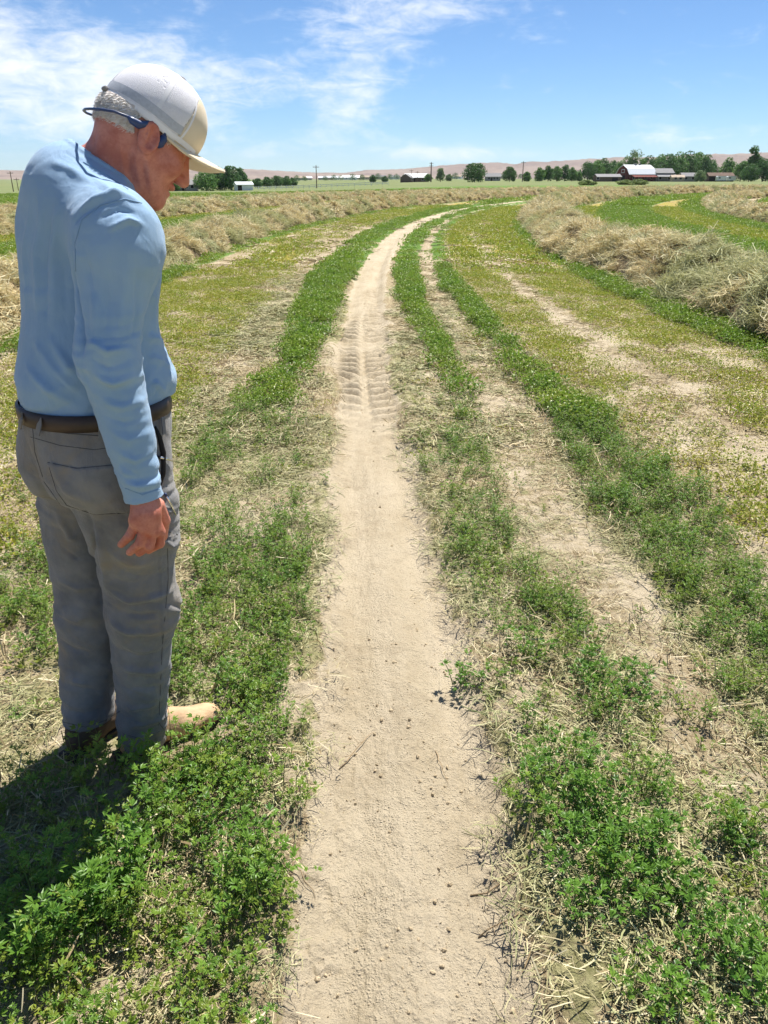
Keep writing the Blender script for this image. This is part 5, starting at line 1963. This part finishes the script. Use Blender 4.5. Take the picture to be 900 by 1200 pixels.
def mesh_mat_cap():
    m, t, b, out = new_mat('white_cap_mesh')
    tc = t.nodes.new('ShaderNodeTexCoord')
    w1 = t.nodes.new('ShaderNodeTexVoronoi')
    w1.inputs['Scale'].default_value = 800
    t.links.new(tc.outputs['Object'], w1.inputs['Vector'])
    c = mix_n(t, map_n(t, w1.outputs['Distance'], .25, .6), (0.82, 0.81, 0.83), (0.70, 0.69, 0.72))
    setcol(t, b.inputs['Base Color'], c)
    b.inputs['Roughness'].default_value = .8
    b.inputs['Specular IOR Level'].default_value = .2
    bn = t.nodes.new('ShaderNodeBump')
    bn.inputs['Strength'].default_value = .5
    bn.inputs['Distance'].default_value = .001
    t.links.new(w1.outputs['Distance'], bn.inputs['Height'])
    t.links.new(bn.outputs[0], b.inputs['Normal'])
    return m


M_CAPMESH = mesh_mat_cap()
M_INNER = plain('grey_inner_band', (0.47, 0.49, 0.53), .9, .1, .08, 200)

man = empty('person', (float((ANK_R[0] + ANK_L[0]) / 2), float((ANK_R[1] + ANK_L[1]) / 2), 0))
tag(man, 'person in a light blue long sleeved shirt, grey work pants and white cap, looking down', 'person')
MO = np.array(man.location)


def man_part(name, V, F, mat, parent=None, smooth=True, attrs=None):
    return obj_np(name, V - (MO if parent is None else MO), F, mat, man if parent is None else parent, smooth, attrs)


def bounds(c, r):
    return np.array(c) - r, np.array(c) + r


# body
V, F = surface(sd_body, (-1.15, 1.48, 0.0), (-.25, 2.25, 1.88), .0039)
N = vnormals(V, F)
V = V + N * (noise3(V, 60, 3, 2) * .0010)[:, None]
NK = [([(150, 170), (152, 200), (158, 222)], -.0045, .004), ([(158, 170), (160, 198), (166, 222)], .003, .005), ([(166, 178), (168, 200), (172, 222)], -.0045, .004),
      ([(174, 190), (175, 208), (178, 226)], .003, .005), ([(140, 168), (144, 195), (150, 215)], .003, .006), ([(112, 155), (110, 163), (112, 172)], -.004, .004),
      ([(160, 612), (168, 600), (172, 590)], .0016, .004), ([(170, 618), (174, 603), (175, 590)], .0016, .004), ([(179, 622), (180, 606), (178, 592)], .0016, .004)]
V = folds(sd_body, V, N, NK)
man_part('body', V, F, M_SKIN)

# shirt
SHF = [([(95, 245), (115, 233), (140, 228), (160, 235)], .006, .010), ([(88, 262), (95, 250), (118, 240)], -.006, .006), ([(118, 255), (140, 245), (160, 250)], -.006, .006), ([(128, 268), (150, 258), (165, 262)], .006, .006),
       ([(86, 275), (86, 330), (94, 400), (100, 450)], -.010, .008), ([(70, 240), (62, 300), (62, 380)], .004, .012), ([(52, 235), (42, 300), (44, 370)], .004, .012), ([(36, 240), (28, 300), (30, 360)], .003, .010),
       ([(80, 260), (74, 320), (76, 380)], -.003, .010), ([(61, 250), (53, 310), (54, 380)], -.004, .008),
       ([(60, 400), (80, 430), (100, 450)], .005, .010), ([(40, 400), (60, 432), (90, 462)], .004, .010), ([(30, 430), (55, 455), (85, 475)], .004, .010), ([(48, 416), (70, 446), (92, 466)], -.004, .007),
       ([(160, 300), (162, 360), (160, 410)], -.004, .010), ([(170, 310), (182, 350), (186, 400)], .003, .010), ([(160, 400), (180, 396), (200, 402)], .004, .008), ([(160, 420), (182, 420), (202, 430)], .003, .008),
       ([(170, 440), (186, 450), (196, 462)], .004, .008), ([(104, 400), (125, 412), (150, 408)], .005, .008), ([(106, 420), (126, 432), (150, 426)], -.005, .007), ([(110, 440), (132, 450), (158, 440)], .005, .008),
       ([(120, 470), (142, 478), (166, 468)], .004, .008), ([(118, 486), (145, 496), (172, 486)], -.004, .007), ([(128, 505), (150, 516), (176, 506)], .004, .008), ([(138, 530), (158, 540), (180, 530)], .004, .008),
       ([(140, 545), (160, 556), (182, 548)], -.004, .007), ([(143, 562), (162, 570), (184, 564)], .003, .007), ([(108, 330), (112, 370), (108, 400)], .004, .010), ([(124, 300), (128, 350), (122, 390)], -.003, .010),
       ([(145, 300), (146, 340), (140, 390)], .004, .010), ([(100, 290), (104, 320), (112, 350)], -.004, .008), ([(60, 190), (85, 200), (110, 215)], .003, .010), ([(75, 178), (100, 192), (125, 212)], -.003, .008),
       ([(110, 205), (130, 225), (150, 240)], .003, .008)]
V, F = surface(sd_shirt, (-1.12, 1.45, .80), (-.25, 2.25, 1.66), .0045)
N = vnormals(V, F)
V = folds(sd_shirt, V, N, [(a, b * 1.9, c) for a, b, c in SHF])
V = V + N * (noise3(V * np.array([1, 1, .5]), 13, 7, 2) * .009 + noise3(V, 34, 8, 2) * .0035)[:, None]
_ax = unit(EL_R - SH_R)
on_arm = sst(-sd_arm_r(V, .006, .014), -.02, .0)
hh_ = V[:, 2]
el_w = np.exp(-((hh_ - EL_R[2]) / .09) ** 2) + .8 * np.exp(-((hh_ - WR_R[2] - .05) / .07) ** 2) + .35
V = V - N * (on_arm * el_w * 0.0048 * crumple((V[:, 0] - V[:, 1]) * 7 + hh_ * 5, hh_ * 21, 31))[:, None]
lat = (V - PEL) @ FB
waist = (1 - on_arm) * (.25 + sst(1.30 - hh_, 0.0, .25))
V = V - N * (waist * 0.0052 * crumple(lat * 9 + hh_ * 4, hh_ * 13 - lat * 6, 37))[:, None]
shirt = man_part('shirt', V, F, M_SHIRT)
SK_S = Skin(V, F)

# pants
PF = [([(62, 585), (80, 600), (100, 600)], -.010, .010), ([(100, 600), (108, 640), (112, 680)], -.012, .008), ([(110, 610), (120, 650), (125, 690)], .006, .012), ([(66, 600), (82, 630), (104, 650)], .005, .010),
      ([(72, 640), (90, 655), (110, 662)], -.005, .008), ([(70, 680), (90, 690), (112, 690)], .004, .010), ([(128, 690), (150, 705), (180, 700), (202, 690)], .006, .010), ([(126, 708), (150, 722), (180, 720), (204, 712)], -.006, .009),
      ([(126, 726), (150, 742), (180, 742), (202, 735)], .005, .010), ([(128, 752), (150, 766), (178, 768), (200, 758)], -.005, .009), ([(130, 775), (155, 786), (180, 788), (200, 778)], .005, .010), ([(132, 800), (158, 808), (180, 806), (199, 796)], -.004, .009),
      ([(133, 822), (155, 832), (180, 828), (200, 818)], .005, .009), ([(134, 846), (160, 852), (185, 846), (200, 838)], .004, .008), ([(180, 590), (196, 600), (216, 592)], .005, .008), ([(182, 612), (200, 620), (220, 612)], -.005, .008),
      ([(184, 630), (200, 640), (220, 632)], .005, .008), ([(70, 720), (90, 730), (124, 728)], .004, .010), ([(70, 750), (90, 762), (124, 758)], -.004, .010), ([(70, 790), (92, 800), (126, 796)], .004, .010), ([(72, 830), (92, 838), (126, 832)], -.003, .009),
      ([(60, 540), (80, 575), (110, 590)], .004, .012), ([(40, 540), (50, 575), (66, 592)], -.006, .010), ([(120, 640), (150, 660), (175, 660)], .004, .012), ([(130, 660), (160, 676), (190, 670)], -.004, .010)]
V, F = surface(sd_pants, (-1.12, 1.45, .02), (-.25, 2.25, 1.16), .0046)
N = vnormals(V, F)
V = folds(sd_pants, V, N, [(a, b * 2.1, c * .9) for a, b, c in PF])
V = V + N * (noise3(V, 12, 17, 2) * .012 * sst(1.0 - V[:, 2], .0, .2) + noise3(V, 30, 18, 3) * .005)[:, None]
hh_ = V[:, 2]
sd_ = (V[:, 0] + V[:, 1] * .6)
kn = .45 + .9 * np.exp(-((hh_ - .47) / .12) ** 2) + .9 * np.exp(-((hh_ - .15) / .12) ** 2) + .7 * np.exp(-((hh_ - .80) / .08) ** 2)
V = V - N * (kn * sst(1.0 - hh_, .02, .12) *   .0060 * crumple(sd_ * 8 + hh_ * 3, hh_ * 15 + sd_ * 4, 41))[:, None]


def in_poly(V, N, poly):
    """surface points seen inside an outline, on the side towards the viewer"""
    q = V - np.array([0, 0, CAM_H])
    dep = q[:, 1] * CP - q[:, 2] * SP
    px = 450 + 900 * q[:, 0] / dep
    py = 600 - 900 * (q[:, 1] * SP + q[:, 2] * CP) / dep
    ins = np.zeros(len(V), bool)
    n = len(poly)
    for i in range(n):
        (x1, y1), (x2, y2) = poly[i], poly[(i + 1) % n]
        c = ((y1 > py) != (y2 > py)) & (px < (x2 - x1) * (py - y1) / (y2 - y1 + 1e-9) + x1)
        ins ^= c
    return ins & ((N * q).sum(1) < 0)


# patch pockets stand proud of the cloth; the waistband too
V = V + N * (.0032 * in_poly(V, N, [(56, 542), (90, 549), (132, 545), (158, 541), (160, 600), (110, 603), (78, 592), (66, 575)]))[:, None]
V = V + N * (.0030 * in_poly(V, N, [(186, 634), (205, 628), (224, 618), (216, 700), (205, 745), (190, 750)]))[:, None]
pants = man_part('pants', V, F, M_PANTS)
SK_P = Skin(V, F)


def surf_line(fn, pts, name, mat, parent, rad=.0013, lift=.0005, n=6, seg=5):
    """thin piping laid on a surface along frame points"""
    pp = []
    for i in range(len(pts) - 1):
        for s in range(seg):
            t = s / seg
            pp.append((pts[i][0] * (1 - t) + pts[i + 1][0] * t, pts[i][1] * (1 - t) + pts[i + 1][1] * t))
    pp.append(pts[-1])
    P, G = fn.hit(pp)
    m = MB()
    m.tube([tuple(q) for q in (P + G * lift - MO)], rad, 5)
    return m.build(name, mat, parent, True)


SEAMS = [[(36, 512), (70, 522), (110, 527), (150, 522)], [(38, 498), (41, 530), (52, 565), (70, 590)], [(56, 542), (90, 549), (132, 545), (152, 541)], [(56, 542), (66, 575), (78, 592)], [(78, 592), (110, 603), (150, 601)],
         [(196, 625), (197, 680), (190, 760), (186, 850)], [(185, 634), (205, 628), (221, 620)], [(132, 856), (165, 866), (199, 852)], [(74, 846), (100, 852), (130, 842)]]
for sline in SEAMS:
    surf_line(SK_P, sline, 'seam', M_SEAM, pants, .0008, .0002)
# waistband edge, front pocket opening
surf_line(SK_P, [(40, 502), (80, 508), (120, 511), (150, 508)], 'seam', M_SEAM, pants, .0010)
M_SHSEAM = plain('blue_seam', (0.22, 0.345, 0.50), .85, .15, .1)
for sline in ([(89, 318), (88, 285), (96, 258), (118, 241), (146, 233), (166, 238)], [(147, 572), (167, 580), (187, 573)], [(98, 190), (125, 205), (150, 222)]):
    surf_line(SK_S, sline, 'seam', M_SHSEAM, shirt, .0012, .0002)
# belt: a band round the waist
ang = np.linspace(0, 2 * np.pi, 97)
ring = []
for a in ang[:-1]:
    dr = RB * math.cos(a) + FB * math.sin(a)
    lo_, hi_ = 0.05, 0.4
    for _ in range(24):
        md = (lo_ + hi_) / 2
        if sd_pants((BELT_C + BELT_N * .002 + dr * md)[None])[0] < 0:
            lo_ = md
        else:
            hi_ = md
    ring.append((dr, lo_))
BV, BF = [], []
prof = [(-.003, -.004), (.0040, -.002), (.0048, .014), (.0040, .033), (-.003, .035)]
for dr, rr in ring:
    for o, z in prof:
        BV.append(BELT_C + dr * (rr + o) + BELT_N * (z - .011))
nr, npf = len(ring), len(prof)
for i in range(nr):
    for j in range(npf - 1):
        a, b2 = i * npf + j, ((i + 1) % nr) * npf + j
        BF.append((a, b2, b2 + 1, a + 1))
belt = man_part('belt', np.array(BV), np.array(BF), M_BELT)
# belt loops
for pts in ([(33, 474), (29, 500)], [(54, 478), (48, 508)], [(118, 489), (118, 512)], [(186, 488), (188, 508)]):
    P, G = SK_P.hit([(pts[0][0] * (1 - t) + pts[1][0] * t, pts[0][1] * (1 - t) + pts[1][1] * t) for t in np.linspace(0, 1, 6)])
    G = unit(P - (BELT_C + ((P - BELT_C) @ BELT_N)[:, None] * BELT_N))
    T = unit(np.gradient(P, axis=0))
    S = np.cross(T, G)
    P = BELT_C + ((P - BELT_C) @ BELT_N)[:, None] * BELT_N + G * (np.linalg.norm(P - BELT_C - ((P - BELT_C) @ BELT_N)[:, None] * BELT_N, axis=1) + .0125)[:, None]
    VV = np.concatenate([P - S * .006, P + S * .006, P + S * .006 - G * .003, P - S * .006 - G * .003])
    FF = []
    for i in range(5):
        FF += [(i, i + 1, 6 + i + 1, 6 + i), (6 + i, 6 + i + 1, 12 + i + 1, 12 + i), (18 + i, 18 + i + 1, i + 1, i)]
    man_part('belt_loop', VV, np.array(FF), M_PANTS, pants, False)

# boots
for ank, dr, mt in ((ANK_R, FOOT_R, M_BOOT), (ANK_L, FOOT_L, M_BOOT_SHADE)):
    fb = lambda p, a=ank, d_=dr: sd_boot(p, a, d_)
    c = np.array([ank[0], ank[1], .12]) + dr * .07
    V, F = surface(fb, c - np.array([.24, .24, .13]), c + np.array([.24, .24, .16]), .004)
    N = vnormals(V, F)
    V = V + N * (noise3(V, 32, 5, 3) * .007)[:, None]
    bo = man_part('boot', V, F, mt)
    fs = lambda p, a=ank, d_=dr: sd_sole(p, a, d_)
    V, F = surface(fs, c - np.array([.26, .26, .14]), c + np.array([.26, .26, .0]), .004)
    man_part('sole', V, F, M_SOLE, bo)
    # pull strap and welt line
    rt = np.array([dr[1], -dr[0], 0])
    m = MB()
    g0 = np.array([ank[0], ank[1], 0]) - MO
    m.tube([tuple(g0 + dr * (-.066 + .002 * k) + np.array([0, 0, .06 + .01 * k]) + rt * (k - 2) * .012) for k in range(5)], .003, 5)
    m.build('stitching', M_SOLE, bo)


# cap
def cap_shell(p):
    f, r, u = hl(p)
    d0 = cap_out(p)
    d = np.maximum(d0, -(d0 + .005))
    return np.maximum(d, (.008 + .10 * np.maximum(-f - .02, 0) * 0 + .16 * np.maximum(f - .03, 0)) - u)


FSPLIT = .046


def cap_front(p):
    f, r, u = hl(p)
    return np.maximum(cap_shell(p), FSPLIT - f + .10 * (u - .05))


def cap_back(p):
    f, r, u = hl(p)
    return np.maximum(cap_shell(p), f - .0008 - FSPLIT - .10 * (u - .05))


def cap_brim(p):
    f, r, u = hl(p)
    s = np.clip((f - .07) / .12, 0, 1.2)
    ub = .024 + .022 * s - 3.8 * r * r * (0.7 + .3 * s)
    e = (np.sqrt(((f - .068) / .124) ** 2 + (np.abs(r) / .089) ** 2.4 + 1e-9) - 1) * .085
    d = smax(np.abs(u - ub) * .9 - .0034, e, .004)
    return np.maximum(d, -cap_out(p, -.004))


cap = empty('cap', tuple(MO * 0))
cap.parent = man
for nm, fn, mt in (('mesh_back', cap_back, M_CAPMESH), ('front_panel', cap_front, M_CREAM), ('brim', cap_brim, M_BRIM)):
    V, F = surface(fn, HO - .26, HO + .26, .0030)
    man_part(nm, V, F, mt, cap)


def head_line(fn, pts, name, mat, parent, w=.004, lift=.0012, th=.0012):
    """flat tape laid on the cap, points given as head coordinates to push outwards"""
    P = np.array([hp(*q) for q in pts])
    c = hp(-.004, 0, .035)
    for _ in range(30):
        d = fn(P)
        P = P - unit(P - c) * d[:, None] * .9
    G = grad(fn, P)
    T = unit(np.gradient(P, axis=0))
    S = np.cross(T, G)
    rows = []
    for q in (-1, -.5, 0, .5, 1):
        Q = P + S * w * q
        for _ in range(3):
            Q = Q - G * fn(Q)[:, None]
        rows.append(Q + G * lift)
    n = len(P)
    VV = np.concatenate(rows)
    FF = [(j * n + i, j * n + i + 1, (j + 1) * n + i + 1, (j + 1) * n + i) for j in range(4) for i in range(n - 1)]
    return man_part(name, VV, np.array(FF), mat, parent)


for sgn in (1, -1):
    head_line(cap_out, [(-.022 * (1 - t) + .0 * t, sgn * (.09 * (1 - t) + .0), .012 + .14 * t) for t in np.linspace(0, .86, 16)], 'panel_seam', M_SEAMW, cap, .0048, .0006)
    head_line(cap_out, [(FSPLIT + .006 - .10 * (.0) - .04 * t, sgn * .08 * (1 - t), .016 + .14 * t) for t in np.linspace(0, .86, 16)], 'panel_seam', M_SEAMW, cap, .0025, .0005)
head_line(cap_out, [(-.13, .0, .012 + .15 * t) for t in np.linspace(0, .80, 14)], 'panel_seam', M_SEAMW, cap, .003, .0005)
head_line(cap_out, [(.12 * math.cos(a), .1 * math.sin(a), .0145 + .16 * max(.12 * math.cos(a) - .03, 0)) for a in np.linspace(0.5, 2 * math.pi - .5, 60)], 'sweatband', M_SEAMW, cap, .0056, .0008)
head_line(cap_out, [(.12 * math.cos(a), .1 * math.sin(a), .036 + .16 * max(.12 * math.cos(a) - .03, 0)) for a in np.linspace(1.12, 2 * math.pi - 1.12, 60)], 'inner_band', M_INNER, cap, .0095, .0007, .0006)
m = MB()
bt = hp(.014, 0, .1515) - MO
bu = UH
m.tube([tuple(bt - bu * .006), tuple(bt + bu * .001), tuple(bt + bu * .004)], [.009, .009, .004], 12)
m.build('button', M_GREYR, cap, True)
m = MB()
q0 = hp(-.112, .012, .022) - MO
m.tube([tuple(q0 - RH * .012), tuple(q0 + RH * .006)], .005, 8)
m.build('strap_snap', M_GREYR, cap, True)


# hair below the cap
def sd_hair(p):
    f, r, u = hl(p)
    d = smin(sd_ell(p, hp(.000, 0, .036), RHD, (.0800, .1030, .0975)), sd_ell(p, hp(-.035, 0, .0), RHD, (.0695, .0725, .0735)), .03)
    low = -.034 + .50 * np.maximum(f + .055, 0) - .2 * np.maximum(np.abs(r) - .05, 0)
    side = np.where(f > -.02, .012 * 0 + (-.012 - .004), low)
    d = np.maximum(d, np.where(f < -.028, low - u, np.where(f > .004, np.where((f < .056) & (f > .032), -.016 - u, 1.0), 1.0)))
    for s_ in (-1, 1):
        d = np.maximum(d, .036 - np.linalg.norm(p - hp(-.006, s_ * .0835, -.006), axis=1))
    return np.maximum(d, u - .02)


V, F = surface(sd_hair, HO - .16, HO + .16, .0028)
N = vnormals(V, F)
V = V + N * (noise3(V, 90, 5, 2) * .003)[:, None]
hair = man_part('hair', V, F, M_SCALP)
hr = np.random.default_rng(4)
k = hr.integers(0, len(V), 14000)
fc, rc, uc_ = hl(V[k])
out_ok = sd_hair(V[k] + N[k] * .004) > 0.002
k = k[out_ok & (uc_ < .016)]
n = len(k)
L = hr.uniform(.004, .008, n)
dirn = unit(-UH * .8 - FH * .45 + hr.normal(0, .15, (n, 3)) + N[k] * .03)
s = np.linspace(0, 1, 4)
P = V[k][:, None, :] + dirn[:, None, :] * (L[:, None] * s)[..., None] + N[k][:, None, :] * (.0012 * np.sin(s * 2.2))[None, :, None]
rv, rf, rl = ribbons(P, np.repeat(np.array([[.0004, .0004, .0003, .00015]]), n, 0), N[k] + hr.normal(0, .4, (n, 3)), hr.random(n))
man_part('hair_strands', rv, rf, M_HAIR, hair, False, {'lv': ('POINT', rl)})['kind'] = 'stuff'

# headphones with a band behind the neck
hp_root = empty('headphones', tuple(HO))
tag(hp_root, 'dark blue bone conduction headphones hooked over the ears, band behind the neck', 'headphones')


def head_tube(pts, rad, name, mat, n=8):
    m = MB()
    m.tube([tuple(hp(*q) - HO) for q in pts], rad, n)
    return m.build(name, mat, hp_root, True)


nb = [(-.034, .083, -.006), (-.062, .086, -.012), (-.088, .078, -.020), (-.108, .058, -.030), (-.120, .028, -.036), (-.123, 0, -.037)]
nb = nb + [(f, -r, u) for f, r, u in nb[-2::-1]]
head_tube(nb, .0028, 'neckband', M_BLUEP)
for s in (1, -1):
    head_tube([(-.062, s * .0865, -.012), (-.052, s * .086, -.013), (-.036, s * .083, -.010), (-.026, s * .082, -.002), (-.020, s * .081, .008)], [.003, .0078, .0092, .0075, .0045], 'battery_pod', M_BLUEP, 10)
    head_tube([(-.020, s * .082, .004), (-.012, s * .081, .022), (.002, s * .0805, .030), (.014, s * .081, .022), (.020, s * .081, .006)], [.0045, .0032, .003, .0032, .0042], 'ear_hook', M_BLUEP)
    head_tube([(.020, s * .080, .008), (.0205, s * .081, .000), (.020, s * .080, -.014), (.018, s * .079, -.022)], [.005, .0092, .0095, .005], 'transducer', M_BLUEP, 10)

# front pocket with a steel tool in it
pk = [(181, 500), (186, 512), (190, 530), (190, 555), (186, 572)]
P, G = SK_P.hit(pk)
m = MB()
m.tube([tuple(q) for q in (P + G * .002 - MO)], [.003, .006, .008, .007, .003], 8)
m.build('pocket_mouth', M_DARK, pants, True)
for pts, lab in (([(184, 536), (199, 540)], 'steel clip of a tool at the edge of the front pocket'), ([(192, 580), (203, 602)], 'slim steel pen hanging from the front pocket beside the hand')):
    P, G = SK_P.hit(pts)
    P = P + G * .007
    tr_ = empty('pocket_tool', tuple(P[0]))
    tag(tr_, lab, 'pocket tool')
    m = MB()
    m.tube([(0, 0, 0), tuple((P[1] - P[0]) * .5), tuple(P[1] - P[0])], [.0028, .0034, .0022], 8)
    m.build('shaft', M_STEEL, tr_, True)
    m = MB()
    m.tube([tuple((P[1] - P[0]) * -.12), (0, 0, 0)], [.003, .0038], 8)
    m.build('head', M_BLUEP if 'pen' in lab else M_DARK, tr_, True)

# ------------------------------------------------------------------ thin summer haze
m = bpy.data.materials.new('summer_haze')
m.use_nodes = True
t = m.node_tree
t.nodes.clear()
ou = t.nodes.new('ShaderNodeOutputMaterial')
pv = t.nodes.new('ShaderNodeVolumePrincipled')
pv.inputs['Color'].default_value = (0.80, 0.86, 0.95, 1)
pv.inputs['Density'].default_value = 0.00004
pv.inputs['Anisotropy'].default_value = 0.2
t.links.new(pv.outputs[0], ou.inputs['Volume'])
mb = MB()
mb.box(-9600, 9600, -9600, 9600, -14, 240)
hz = mb.build('haze', m)
tag(hz, 'thin pale summer haze over the far hills', 'haze', kind='stuff')
